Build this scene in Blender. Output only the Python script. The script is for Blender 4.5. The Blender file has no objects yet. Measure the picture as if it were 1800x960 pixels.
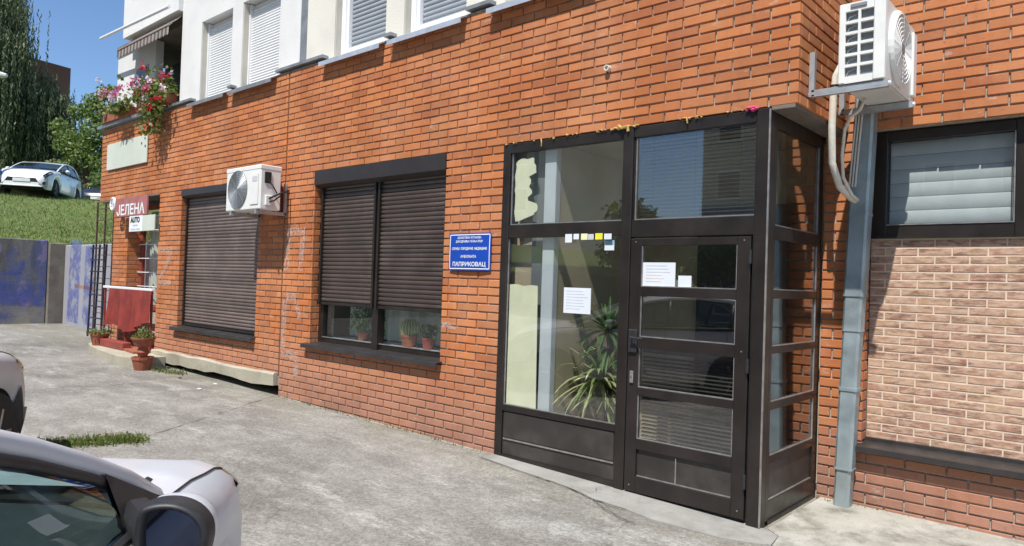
import bpy, math, random
from mathutils import Vector, Matrix
R = random.Random(7)
sc = bpy.context.scene
COL = sc.collection
rad = math.radians

# ------------------------------------------------------------------ camera
cd = bpy.data.cameras.new('camera'); cam = bpy.data.objects.new('camera', cd); COL.objects.link(cam)
YAW, PIT, ROL = rad(-41.5), rad(.87), rad(1.89)
fw = Vector((math.sin(YAW)*math.cos(PIT), math.cos(YAW)*math.cos(PIT), math.sin(PIT)))
rt = Vector((math.cos(YAW), -math.sin(YAW), 0)); up = rt.cross(fw)
r2 = rt*math.cos(ROL)+up*math.sin(ROL); u2 = up*math.cos(ROL)-rt*math.sin(ROL)
CAM = Vector((0, -4.7, 1.55))
cam.matrix_world = Matrix(((r2.x, u2.x, -fw.x, CAM.x), (r2.y, u2.y, -fw.y, CAM.y), (r2.z, u2.z, -fw.z, CAM.z), (0, 0, 0, 1)))
cd.sensor_width = 36; cd.sensor_fit = 'HORIZONTAL'; cd.lens = 1252/1800*36; cd.clip_end = 3000; cd.clip_start = .05
sc.camera = cam
# ------------------------------------------------------------------ sky, sun, exposure
SUN = Vector((.30, -1, 1.75)).normalized()
w = bpy.data.worlds.new('World'); sc.world = w; w.use_nodes = True
wn = w.node_tree.nodes; wl = w.node_tree.links
sky = wn.new('ShaderNodeTexSky'); sky.sky_type = 'NISHITA'; sky.sun_disc = False
sky.sun_elevation = math.asin(SUN.z); sky.sun_rotation = math.atan2(SUN.x, SUN.y)
sky.altitude = 300; sky.air_density = 1.0; sky.dust_density = .1; sky.ozone_density = 6.5
wl.new(sky.outputs[0], wn['Background'].inputs[0]); wn['Background'].inputs[1].default_value = .122
sl = bpy.data.lights.new('sun', 'SUN'); sl.energy = 5.0; sl.angle = rad(.53); sl.color = (1, .955, .89)
so = bpy.data.objects.new('sun', sl); COL.objects.link(so); so.rotation_euler = SUN.to_track_quat('Z', 'Y').to_euler()
so.location = (20, -40, 60)
vs = sc.view_settings; vs.view_transform = 'Standard'; vs.look = 'None'; vs.gamma = 1; vs.use_curve_mapping = False; vs.exposure = .36
sc.cycles.use_denoising = True
sc.cycles.max_bounces = 8; sc.cycles.transparent_max_bounces = 16

# ------------------------------------------------------------------ materials
def _mat(name):
    m = bpy.data.materials.new(name); m.use_nodes = True
    n = m.node_tree.nodes; return m, n, m.node_tree.links, n['Principled BSDF']
def node(n, t, **k):
    x = n.new(t)
    for a, b in k.items():
        if a.startswith('i_'): x.inputs[a[2:].replace('_', ' ')].default_value = b
        else: setattr(x, a, b)
    return x
def mixc(n, l, f, a, b, bt='MIX'):
    x = n.new('ShaderNodeMix'); x.data_type = 'RGBA'; x.blend_type = bt; x.clamp_factor = True
    for s, v in ((0, f), (6, a), (7, b)):
        if isinstance(v, bpy.types.NodeSocket): l.new(v, x.inputs[s])
        else: x.inputs[s].default_value = v if s == 0 else (*v[:3], 1)
    return x.outputs[2]
def mth(n, l, op, a, b=0., c=None):
    x = n.new('ShaderNodeMath'); x.operation = op
    for s, v in ((0, a), (1, b), (2, c)):
        if v is None: continue
        if isinstance(v, bpy.types.NodeSocket): l.new(v, x.inputs[s])
        else: x.inputs[s].default_value = v
    return x.outputs[0]
def pos(n, l, s=(1, 1, 1), local=False):
    g = n.new('ShaderNodeTexCoord') if local else n.new('ShaderNodeNewGeometry')
    mp = n.new('ShaderNodeMapping'); mp.inputs['Scale'].default_value = s
    l.new(g.outputs['Object'] if local else g.outputs['Position'], mp.inputs[0]); return mp.outputs[0]
def noise(n, l, v, scale, detail=5, rough=.55, lo=.35, hi=.65):
    t = n.new('ShaderNodeTexNoise'); l.new(v, t.inputs['Vector'])
    t.inputs['Scale'].default_value = scale; t.inputs['Detail'].default_value = detail; t.inputs['Roughness'].default_value = rough
    m = n.new('ShaderNodeMapRange'); m.inputs[1].default_value = lo; m.inputs[2].default_value = hi
    l.new(t.outputs[0], m.inputs[0]); return m.outputs[0]
def bumpn(n, l, bs, h, st, dist=.02):
    b = n.new('ShaderNodeBump'); b.inputs['Strength'].default_value = st; b.inputs['Distance'].default_value = dist
    l.new(h, b.inputs['Height']); l.new(b.outputs[0], bs.inputs['Normal'])
def sc3(c, k): return tuple(max(0, min(1, x*k)) for x in c[:3])
def M(name, col, rough=.6, metal=0., var=.12, vs=5., bump=0., bs=90., spec=.5, col2=None, st=(1, 1, 1), coat=0., dirt=0., dcol=(.2, .17, .13), local=False, rvar=0., orand=0.):
    m, n, l, b = _mat(name)
    p = pos(n, l, st, local)
    c2 = col2 or sc3(col, 1+var)
    c = mixc(n, l, noise(n, l, p, vs), sc3(col, 1-var) if not col2 else col, c2)
    if dirt: c = mixc(n, l, mth(n, l, 'MULTIPLY', noise(n, l, p, vs*.5, 8, .7, .5, .75), dirt), c, dcol)
    if orand:
        oi = n.new('ShaderNodeObjectInfo'); hs = n.new('ShaderNodeHueSaturation'); l.new(c, hs.inputs['Color']); l.new(mth(n, l, 'MULTIPLY_ADD', oi.outputs['Random'], orand*2, 1-orand), hs.inputs['Value']); c = hs.outputs[0]
    l.new(c, b.inputs['Base Color'])
    b.inputs['Roughness'].default_value = rough; b.inputs['Metallic'].default_value = metal
    if rvar:
        rr = n.new('ShaderNodeMapRange'); rr.inputs[3].default_value = rough-rvar; rr.inputs[4].default_value = rough+rvar
        l.new(noise(n, l, p, vs*1.7, 6), rr.inputs[0]); l.new(rr.outputs[0], b.inputs['Roughness'])
    b.inputs['Specular IOR Level'].default_value = spec; b.inputs['Coat Weight'].default_value = coat; b.inputs['Coat Roughness'].default_value = .05
    if bump: bumpn(n, l, b, noise(n, l, p, bs, 6, .6, 0, 1), bump)
    return m
def glass_mat(name, tint=(.9, .95, .93), refl=1.6, rough=0.):
    m, n, l, b = _mat(name); n.remove(b)
    t = n.new('ShaderNodeBsdfTransparent'); t.inputs[0].default_value = (*tint, 1)
    g = n.new('ShaderNodeBsdfGlossy'); g.inputs['Roughness'].default_value = rough
    f = n.new('ShaderNodeLayerWeight'); f.inputs[0].default_value = .5
    fr = mth(n, l, 'MULTIPLY_ADD', mth(n, l, 'POWER', f.outputs['Facing'], 5.), .95, .045)
    x = n.new('ShaderNodeMixShader')
    l.new(mth(n, l, 'MINIMUM', mth(n, l, 'MULTIPLY', fr, refl), 1.), x.inputs[0])
    l.new(t.outputs[0], x.inputs[1]); l.new(g.outputs[0], x.inputs[2]); l.new(x.outputs[0], n['Material Output'].inputs[0])
    return m
def brick_mat():
    m, n, l, b = _mat('brick')
    g = n.new('ShaderNodeNewGeometry'); o = n.new('ShaderNodeObjectInfo')
    r = mth(n, l, 'FRACT', mth(n, l, 'ADD', g.outputs['Random Per Island'], o.outputs['Random']))
    cr = n.new('ShaderNodeValToRGB'); l.new(r, cr.inputs[0]); e = cr.color_ramp.elements
    e[0].position = 0; e[0].color = (.41, .135, .062, 1); e[1].position = 1; e[1].color = (.46, .165, .08, 1)
    for p_, c_ in ((.2, (.46, .155, .07, 1)), (.42, (.49, .18, .08, 1)), (.6, (.43, .14, .064, 1)), (.72, (.475, .163, .072, 1)), (.93, (.38, .12, .062, 1))):
        q = e.new(p_); q.color = c_
    p = pos(n, l)
    c = mixc(n, l, noise(n, l, p, 9, 6, .65), sc3((1, 1, 1), .0), (1, 1, 1))
    fine = noise(n, l, pos(n, l, (3, 3, 60)), 4, 5, .7, .3, .7)
    c = mixc(n, l, mth(n, l, 'MULTIPLY', fine, .22), cr.outputs[0], (.33, .10, .045))
    c = mixc(n, l, mth(n, l, 'MULTIPLY', noise(n, l, p, 1.3, 7, .6, .42, .72), .55), c, (.54, .27, .165))
    r2_ = mth(n, l, 'FRACT', mth(n, l, 'MULTIPLY', r, 37.17))
    hv = n.new('ShaderNodeHueSaturation'); l.new(c, hv.inputs['Color'])
    vmr = n.new('ShaderNodeMapRange'); vmr.inputs[3].default_value = .96; vmr.inputs[4].default_value = 1.22; l.new(r2_, vmr.inputs[0])
    l.new(mth(n, l, 'MULTIPLY', vmr.outputs[0], mth(n, l, 'MULTIPLY_ADD', noise(n, l, p, 1.1, 6, .6, .3, .7), .24, .86)), hv.inputs['Value'])
    hv.inputs['Saturation'].default_value = 1.03; hv.inputs['Hue'].default_value = .5065; c = hv.outputs[0]
    # lime bloom and splash dirt: broken patches, stronger low on the wall
    sx = n.new('ShaderNodeSeparateXYZ'); l.new(g.outputs['Position'], sx.inputs[0])
    mr = n.new('ShaderNodeMapRange'); mr.inputs[1].default_value = .95; mr.inputs[2].default_value = .05; l.new(sx.outputs[2], mr.inputs[0])
    c = mixc(n, l, mth(n, l, 'MULTIPLY', mth(n, l, 'MULTIPLY', mr.outputs[0], noise(n, l, p, 2.2, 8, .65, .12, .5)), .9), c, (.40, .215, .155))
    mr = n.new('ShaderNodeMapRange'); mr.inputs[1].default_value = .5; mr.inputs[2].default_value = .0; l.new(sx.outputs[2], mr.inputs[0])
    c = mixc(n, l, mth(n, l, 'MULTIPLY', mth(n, l, 'MULTIPLY', mr.outputs[0], noise(n, l, p, 1.4, 8, .7, .4, .62)), .7), c, (.22, .115, .085))
    c = mixc(n, l, mth(n, l, 'MULTIPLY', noise(n, l, pos(n, l, (5, 5, .3)), 1.1, 8, .7, .5, .74), .42), c, (.27, .095, .055))
    c = mixc(n, l, mth(n, l, 'MULTIPLY', noise(n, l, p, 30, 5, .7, .62, .68), .55), c, (.20, .07, .04))
    wm = mth(n, l, 'MULTIPLY', noise(n, l, pos(n, l, (1, 1, 2.2)), 4.5, 9, .75, .60, .69), .55)
    c = mixc(n, l, wm, c, (.62, .52, .45))
    l.new(c, b.inputs['Base Color']); b.inputs['Roughness'].default_value = .85; b.inputs['Specular IOR Level'].default_value = .25
    h = mth(n, l, 'ADD', mth(n, l, 'MULTIPLY', noise(n, l, pos(n, l, (5, 5, 120)), 3, 4, .6, 0, 1), .7), mth(n, l, 'MULTIPLY', noise(n, l, p, 120, 4, .6, 0, 1), .4))
    bumpn(n, l, b, h, .55, .006)
    return m
def ground_mat():
    m, n, l, b = _mat('worn_asphalt')
    p = pos(n, l)
    c = mixc(n, l, noise(n, l, p, .55, 7, .6, .35, .65), (.165, .155, .138), (.262, .25, .228))
    c = mixc(n, l, noise(n, l, pos(n, l, (1, 1.8, 1)), 2.2, 8, .7, .45, .7), c, (.33, .318, .29))
    # grey lime streaks left by runoff
    c = mixc(n, l, mth(n, l, 'MULTIPLY', noise(n, l, pos(n, l, (.9, 2.6, 1)), 1.4, 9, .72, .56, .68), .75), c, (.42, .41, .38))
    # washed cement by the doorway: ragged pale smears
    for (cx, cy, ang_, sx_, sy_, am) in ((-2.75, -1.0, .5, 1.9, 4.6, .5), (-2.2, -.62, .2, 2.2, 7., .5), (-6.2, -.35, -.05, .35, 2.6, .35), (-8.3, -.35, -.1, 1.6, 5., .5)):
        mp = n.new('ShaderNodeMapping'); mp.vector_type = 'TEXTURE'; mp.inputs['Location'].default_value = (cx, cy, 0); mp.inputs['Rotation'].default_value = (0, 0, ang_); l.new(p, mp.inputs[0])
        ms = n.new('ShaderNodeMapping'); ms.inputs['Scale'].default_value = (sx_, sy_, 0); l.new(mp.outputs[0], ms.inputs[0])
        ln_ = n.new('ShaderNodeVectorMath'); ln_.operation = 'LENGTH'; l.new(ms.outputs[0], ln_.inputs[0])
        q = mth(n, l, 'ADD', ln_.outputs['Value'], mth(n, l, 'MULTIPLY', noise(n, l, p, 5, 9, .7, .3, .7), 1.1))
        mr = n.new('ShaderNodeMapRange'); mr.inputs[1].default_value = 1.5; mr.inputs[2].default_value = .7; l.new(q, mr.inputs[0])
        c = mixc(n, l, mth(n, l, 'MULTIPLY', mr.outputs[0], am), c, (.40, .40, .38))
    # silt and moss gathered along the foot of the wall
    sy = n.new('ShaderNodeSeparateXYZ'); l.new(p, sy.inputs[0])
    wy = n.new('ShaderNodeMapRange'); wy.inputs[1].default_value = -.85; wy.inputs[2].default_value = -.1; l.new(sy.outputs[1], wy.inputs[0])
    c = mixc(n, l, mth(n, l, 'MULTIPLY', mth(n, l, 'MULTIPLY', wy.outputs[0], noise(n, l, pos(n, l, (.6, 2, 1)), 2.0, 8, .65, .32, .6)), .7), c, (.205, .192, .142))
    v = n.new('ShaderNodeTexVoronoi'); l.new(p, v.inputs['Vector']); v.inputs['Scale'].default_value = 62
    vr = n.new('ShaderNodeSeparateColor'); l.new(v.outputs['Color'], vr.inputs[0])
    sp = n.new('ShaderNodeMapRange'); sp.inputs[3].default_value = .72; sp.inputs[4].default_value = 1.28; l.new(vr.outputs[0], sp.inputs[0])
    cc = n.new('ShaderNodeCombineColor')
    for i in range(3): l.new(sp.outputs[0], cc.inputs[i])
    c = mixc(n, l, .8, c, cc.outputs[0], 'MULTIPLY')
    c = mixc(n, l, mth(n, l, 'MULTIPLY', noise(n, l, p, 38, 6, .75, .54, .68), .42), c, (.10, .095, .086))
    c = mixc(n, l, mth(n, l, 'MULTIPLY', noise(n, l, p, 95, 3, .6, .62, .7), .65), c, (.5, .49, .46))
    # old oil stains and hairline cracks
    c = mixc(n, l, mth(n, l, 'MULTIPLY', noise(n, l, p, .8, 4, .5, .62, .72), .4), c, (.10, .095, .088))
    wv = n.new('ShaderNodeTexNoise'); l.new(p, wv.inputs['Vector']); wv.inputs['Scale'].default_value = 1.7; wv.inputs['Detail'].default_value = 6
    vm = n.new('ShaderNodeVectorMath'); vm.operation = 'MULTIPLY_ADD'; l.new(wv.outputs['Color'], vm.inputs[0]); vm.inputs[1].default_value = (.9, .9, 0); l.new(p, vm.inputs[2])
    ve = n.new('ShaderNodeTexVoronoi'); ve.feature = 'DISTANCE_TO_EDGE'; ve.inputs['Scale'].default_value = .42; l.new(vm.outputs[0], ve.inputs['Vector'])
    ce = n.new('ShaderNodeMapRange'); ce.inputs[1].default_value = .0045; ce.inputs[2].default_value = .0015; l.new(ve.outputs['Distance'], ce.inputs[0])
    c = mixc(n, l, mth(n, l, 'MULTIPLY', mth(n, l, 'MULTIPLY', ce.outputs[0], noise(n, l, p, .9, 4, .5, .5, .6)), .5), c, (.07, .065, .06))
    l.new(c, b.inputs['Base Color']); b.inputs['Roughness'].default_value = .9; b.inputs['Specular IOR Level'].default_value = .25
    h = mth(n, l, 'ADD', mth(n, l, 'MULTIPLY', vr.outputs[1], .5), noise(n, l, p, 30, 8, .7, 0, 1))
    bumpn(n, l, b, h, .6, .012)
    return m
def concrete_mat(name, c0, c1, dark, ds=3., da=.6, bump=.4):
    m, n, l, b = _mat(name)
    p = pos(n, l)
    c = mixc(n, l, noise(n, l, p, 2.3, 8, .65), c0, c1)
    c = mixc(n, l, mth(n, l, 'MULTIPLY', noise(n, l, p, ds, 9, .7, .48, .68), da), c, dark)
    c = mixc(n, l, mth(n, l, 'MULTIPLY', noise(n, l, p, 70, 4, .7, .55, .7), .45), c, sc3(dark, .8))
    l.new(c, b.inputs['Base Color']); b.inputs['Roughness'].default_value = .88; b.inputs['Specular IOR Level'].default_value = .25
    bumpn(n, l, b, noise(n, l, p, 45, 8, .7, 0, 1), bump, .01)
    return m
def leaf_mat(name, c0, c1, tr=.35, c2=None):
    m, n, l, b = _mat(name)
    g = n.new('ShaderNodeNewGeometry')
    c = mixc(n, l, g.outputs['Random Per Island'], c0, c1)
    if c2: c = mixc(n, l, mth(n, l, 'GREATER_THAN', mth(n, l, 'FRACT', mth(n, l, 'MULTIPLY', g.outputs['Random Per Island'], 17.)), .8), c, c2)
    l.new(c, b.inputs['Base Color']); b.inputs['Roughness'].default_value = .55; b.inputs['Specular IOR Level'].default_value = .35
    t = n.new('ShaderNodeBsdfTranslucent'); l.new(c, t.inputs[0])
    x = n.new('ShaderNodeMixShader'); x.inputs[0].default_value = tr
    l.new(b.outputs[0], x.inputs[1]); l.new(t.outputs[0], x.inputs[2]); l.new(x.outputs[0], n['Material Output'].inputs[0])
    return m
def grass_mat():
    m, n, l, b = _mat('grass_ground'); p = pos(n, l)
    c = mixc(n, l, noise(n, l, p, .9, 8, .7), (.105, .17, .035), (.18, .24, .06))
    c = mixc(n, l, mth(n, l, 'MULTIPLY', noise(n, l, p, 3., 8, .7, .5, .7), .7), c, (.26, .235, .11))
    l.new(c, b.inputs['Base Color']); b.inputs['Roughness'].default_value = .9
    bumpn(n, l, b, noise(n, l, p, 14, 8, .8, 0, 1), 1., .08); return m
def graffiti_wall_mat():
    m, n, l, b = _mat('painted_concrete'); p = pos(n, l)
    c = mixc(n, l, noise(n, l, pos(n, l, (1, 1, .35)), 2.5, 8, .7), (.085, .083, .08), (.21, .204, .188))
    c = mixc(n, l, mth(n, l, 'MULTIPLY', noise(n, l, pos(n, l, (.7, .7, .5)), 1.5, 6, .6, .47, .56), .75), c, (.075, .10, .25))
    c = mixc(n, l, mth(n, l, 'MULTIPLY', noise(n, l, pos(n, l, (1, 1, .6)), 2.9, 5, .5, .58, .63), .5), c, (.30, .22, .38))
    c = mixc(n, l, mth(n, l, 'MULTIPLY', noise(n, l, pos(n, l, (3, 3, .2)), 1.6, 9, .75, .5, .7), .75), c, (.09, .085, .08))
    sx = n.new('ShaderNodeSeparateXYZ'); l.new(p, sx.inputs[0])
    mr = n.new('ShaderNodeMapRange'); mr.inputs[1].default_value = 1.1; mr.inputs[2].default_value = .3; l.new(sx.outputs[2], mr.inputs[0])
    c = mixc(n, l, mth(n, l, 'MULTIPLY', mr.outputs[0], noise(n, l, p, 2.7, 7, .6, .35, .6)), c, (.26, .245, .2))
    l.new(c, b.inputs['Base Color']); b.inputs['Roughness'].default_value = .9
    bumpn(n, l, b, noise(n, l, p, 20, 8, .7, 0, 1), .5, .02); return m
def slip_mat():
    m, n, l, b = _mat('printed_brick_slip')
    g = n.new('ShaderNodeNewGeometry'); o = n.new('ShaderNodeObjectInfo'); r = o.outputs['Random']
    cr = n.new('ShaderNodeValToRGB'); l.new(r, cr.inputs[0]); e = cr.color_ramp.elements
    e[0].color = (.40, .225, .15, 1); e[1].color = (.43, .265, .19, 1); q = e.new(.35); q.color = (.335, .17, .12, 1); q = e.new(.7); q.color = (.43, .275, .165, 1)
    p = pos(n, l, (1, 1, 2.4))
    c = mixc(n, l, noise(n, l, p, 14, 6, .7, .4, .6), cr.outputs[0], (.53, .37, .27))
    c = mixc(n, l, mth(n, l, 'MULTIPLY', noise(n, l, pos(n, l, (1, 1, 5)), 7, 8, .7, .5, .62), .72), c, (.13, .065, .042))
    l.new(c, b.inputs['Base Color']); b.inputs['Roughness'].default_value = .6
    bumpn(n, l, b, noise(n, l, p, 30, 6, .7, 0, 1), .4, .004); return m
def cutout(name, col, scale, thr, rough=.85):
    """thin worn paint: opaque flakes with gaps where the wall shows"""
    m, n, l, b = _mat(name); p = pos(n, l)
    b.inputs['Base Color'].default_value = (*col, 1); b.inputs['Roughness'].default_value = rough
    a = noise(n, l, p, scale, 9, .75, thr-.05, thr+.08); l.new(mth(n, l, 'MULTIPLY', a, .5), b.inputs['Alpha']); return m

MB_BRICK = brick_mat()
mm = dict(
 mortar=M('mortar', (.42, .375, .32), .95, var=.2, vs=20, bump=.4, bs=150, spec=.2),
 ground=ground_mat(),
 apron=concrete_mat('apron_concrete', (.27, .262, .24), (.35, .341, .318), (.165, .157, .138), 2.2, .8),
 slab=concrete_mat('recess_concrete', (.33, .32, .275), (.46, .45, .40), (.12, .11, .085), 2.6, .9),
 plinth=concrete_mat('plinth_concrete', (.36, .335, .26), (.45, .42, .33), (.2, .175, .125), 1.9, .6),
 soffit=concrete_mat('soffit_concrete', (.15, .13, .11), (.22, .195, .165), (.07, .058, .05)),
 white=M('white_render', (.70, .70, .685), .9, var=.06, vs=2.2, bump=.25, bs=60, spec=.2, dirt=.5, dcol=(.55, .52, .46)),
 cream=M('cream_render', (.70, .68, .60), .9, var=.06, vs=2.2, bump=.25, bs=60, spec=.2, dirt=.35, dcol=(.45, .42, .36)),
 beige=M('beige_render', (.52, .49, .42), .9, var=.08, vs=3, spec=.2),
 pvc=M('white_plastic', (.78, .79, .79), .4, var=.03, vs=3),
 acw=M('appliance_white', (.74, .75, .72), .42, var=.05, vs=6, dirt=.2, dcol=(.5, .47, .4)),
 frame=M('brown_anodised', (.020, .0155, .0135), .36, var=.25, vs=3, bump=.02, bs=300, spec=.45, dirt=.18, dcol=(.06, .052, .045), rvar=.08),
 panel=M('brown_panel', (.034, .029, .026), .42, var=.2, vs=2.4, spec=.5, dirt=.6, dcol=(.10, .09, .08), rvar=.12),
 bead=M('aluminium_bead', (.40, .385, .37), .4, .7, var=.2, vs=15),
 shutter=M('brown_shutter', (.064, .046, .039), .34, orand=.2, var=.12, vs=4, spec=.55, dirt=.3, dcol=(.16, .13, .115)),
 shutter2=M('faded_brown_shutter', (.128, .096, .082), .4, orand=.16, var=.12, vs=4, spec=.5, dirt=.4, dcol=(.23, .195, .17)),
 box=M('shutter_box_brown', (.030, .024, .024), .4, var=.15, vs=3, dirt=.25, dcol=(.07, .06, .055)),
 sill=M('dark_metal_sill', (.042, .038, .038), .38, .2, var=.15, vs=5, dirt=.25, dcol=(.10, .095, .092), rvar=.1),
 galv=M('galvanised', (.34, .41, .43), .48, .5, var=.2, vs=5, dirt=.7, dcol=(.2, .205, .19), rvar=.1, bump=.05, bs=40),
 steel=M('bracket_steel', (.45, .48, .5), .45, .6, var=.12, vs=12),
 sheet=M('sheet_metal_light', (.62, .66, .72), .35, .5, var=.1, vs=8),
 lead=M('sheet_metal_grey', (.27, .28, .29), .5, .4, var=.18, vs=6),
 black=M('black_void', (.006, .006, .006), .9, var=0),
 rubber=M('black_rubber', (.015, .015, .016), .6, var=.2, vs=30),
 darkplastic=M('black_plastic', (.022, .022, .024), .5, var=.2, vs=40, bump=.05, bs=300),
 glass=glass_mat('window_glass', (.95, .965, .96), 1.1), sideglass=glass_mat('side_glass', (.92, .94, .93), 2.0),
 shopglass=glass_mat('door_glass', (.95, .96, .955), 2.5), carglass=glass_mat('car_glass', (.55, .66, .64), 1.3),
 darkglass=glass_mat('tinted_glass', (.10, .12, .14), 1.8), clear=glass_mat('clear_lens', (.92, .92, .92), 1.3),
 mirror=M('mirror_glass', (.13, .14, .19), .03, 1., var=0),
 film=M('yellow_film', (.90, .91, .68), .6, var=.04, vs=6, bump=.05, bs=20),
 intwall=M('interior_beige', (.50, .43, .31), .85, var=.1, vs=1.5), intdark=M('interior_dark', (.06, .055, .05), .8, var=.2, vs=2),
 intfloor=M('interior_floor', (.3, .28, .25), .5, var=.15, vs=6), intwhite=M('interior_white', (.66, .72, .76), .5, var=.04),
 blind=M('blind_slat', (.055, .053, .05), .4, var=.1, vs=8), roman=M('blue_white_blind', (.42, .455, .47), .7, var=.05, vs=9),
 curtain=M('net_curtain', (.60, .66, .60), .9, var=.12, vs=9, st=(3, 3, .3)),
 paper=M('paper', (.66, .70, .74), .8, var=.03), paperink=M('paper_ink', (.46, .48, .56), .8, var=.1), inkred=M('ink_red', (.68, .48, .48), .8, var=.05),
 yellow=M('sticker_yellow', (.75, .68, .04), .6, var=.04), paleyellow=M('sticker_pale', (.75, .75, .42), .6, var=.04), blueprint=M('sticker_blue', (.2, .45, .6), .6, var=.05), greysticker=M('sticker_grey', (.5, .5, .53), .6, var=.1),
 signblue=M('sign_blue', (.008, .06, .40), .32, var=.06, vs=4), signwhite=M('sign_white', (.8, .82, .84), .4, var=.02),
 signred=M('sign_red', (.38, .14, .13), .5, var=.12, vs=6), plate=M('pale_plate', (.56, .60, .52), .6, var=.05, vs=2),
 cloth=M('red_cloth', (.21, .026, .018), .85, var=.25, vs=4), rustred=M('red_paint', (.25, .05, .035), .6, var=.2, vs=8),
 terracotta=M('terracotta', (.30, .095, .05), .8, var=.2, vs=14, bump=.2), soil=M('soil', (.035, .025, .018), .95, var=.3, vs=30, bump=.5),
 rust=M('rusty_steel', (.10, .06, .04), .75, .2, var=.4, vs=20), bluebar=M('blue_steel', (.03, .035, .06), .6, .2, var=.3, vs=20),
 foam=M('yellow_foam', (.58, .38, .12), .8, var=.3, vs=40, bump=.6, bs=60), pink=M('pink_petal', (.5, .05, .14), .6, var=.2),
 hose=M('white_hose', (.68, .66, .58), .7, var=.1, vs=30, dirt=.4, dcol=(.42, .39, .33)),
 grass=grass_mat(), gwall=graffiti_wall_mat(), slip=slip_mat(), grout=M('pale_grout', (.62, .50, .39), .8, var=.06, vs=12),
 chalk=cutout('worn_white_paint', (.62, .58, .55), 26, .5),
 awn=M('awning_cloth', (.10, .078, .07), .9, var=.15, vs=4), awn2=M('awning_stripe', (.30, .26, .235), .9, var=.1, vs=4), awnbar=M('awning_bar', (.8, .82, .84), .4, var=.03),
 bark=M('bark', (.085, .06, .042), .95, var=.35, vs=9, bump=.8, bs=20, st=(1, 1, .25)),
 silver=M('silver_paint', (.575, .605, .65), .42, .0, var=.03, vs=3, coat=.35, dirt=.15, dcol=(.42, .40, .37)), greypaint=M('grey_silver_paint', (.52, .525, .54), .5, .0, var=.03, coat=.15),
 whitepaint=M('white_paint', (.80, .81, .82), .25, 0, var=.02, coat=.8), navy=M('navy_paint', (.012, .016, .03), .25, 0, var=.05, coat=.8),
 amber=M('headlamp_amber', (.45, .24, .07), .3, var=.1), redlens=M('red_lens', (.3, .03, .02), .25, var=.1), tyre=M('tyre', (.02, .02, .02), .85, var=.2, vs=20), rim=M('alloy_rim', (.5, .5, .52), .35, .8, var=.08),
 seat=M('seat_cloth', (.045, .05, .055), .9, var=.2, vs=20), dash=M('dashboard', (.05, .055, .06), .6, var=.15, vs=12, bump=.05, bs=300), platew=M('number_plate', (.7, .72, .72), .5, var=.05),
 bgred=M('block_brown', (.115, .058, .045), .9, var=.15, vs=.3), bgpink=M('block_pinkgrey', (.30, .235, .215), .9, var=.12, vs=.3), bgcream=M('house_cream', (.62, .57, .49), .9, var=.1, vs=.6), bgwin=M('far_window', (.05, .055, .065), .15, var=.2),
 block=M('concrete_block', (.60, .57, .52), .9, var=.2, vs=.2), blockw=M('block_window', (.08, .09, .1), .2, var=.2), tile=M('red_roof_tile', (.3, .1, .06), .85, var=.2, vs=2), lamp=M('lamp_grey', (.55, .56, .57), .5, .3),
 willow=leaf_mat('willow_leaf', (.05, .072, .034), (.14, .175, .08), .35, (.24, .27, .15)), tree=leaf_mat('tree_leaf', (.09, .16, .03), (.2, .28, .07), .45, (.32, .36, .17)),
 conifer=leaf_mat('conifer_leaf', (.02, .04, .016), (.05, .08, .03), .2), weed=leaf_mat('weed_leaf', (.08, .13, .025), (.19, .25, .06), .35, (.26, .24, .1)), houseplant=leaf_mat('houseplant_leaf', (.06, .16, .04), (.2, .36, .12), .4),
 yucca=leaf_mat('yucca_leaf', (.22, .32, .10), (.72, .75, .42), .35), blade=leaf_mat('grass_blade', (.11, .18, .035), (.22, .285, .075), .35, (.32, .30, .14)),
 petalred=leaf_mat('petal_red', (.5, .02, .02), (.6, .05, .06), .3), petalpink=leaf_mat('petal_pink', (.6, .08, .22), (.7, .25, .4), .3), petalwhite=leaf_mat('petal_white', (.75, .7, .75), (.8, .6, .7), .3),
 cactus=M('cactus_green', (.22, .30, .11), .7, var=.15, vs=12), cactusrib=M('cactus_rib', (.60, .60, .34), .8, var=.1),
)
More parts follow.
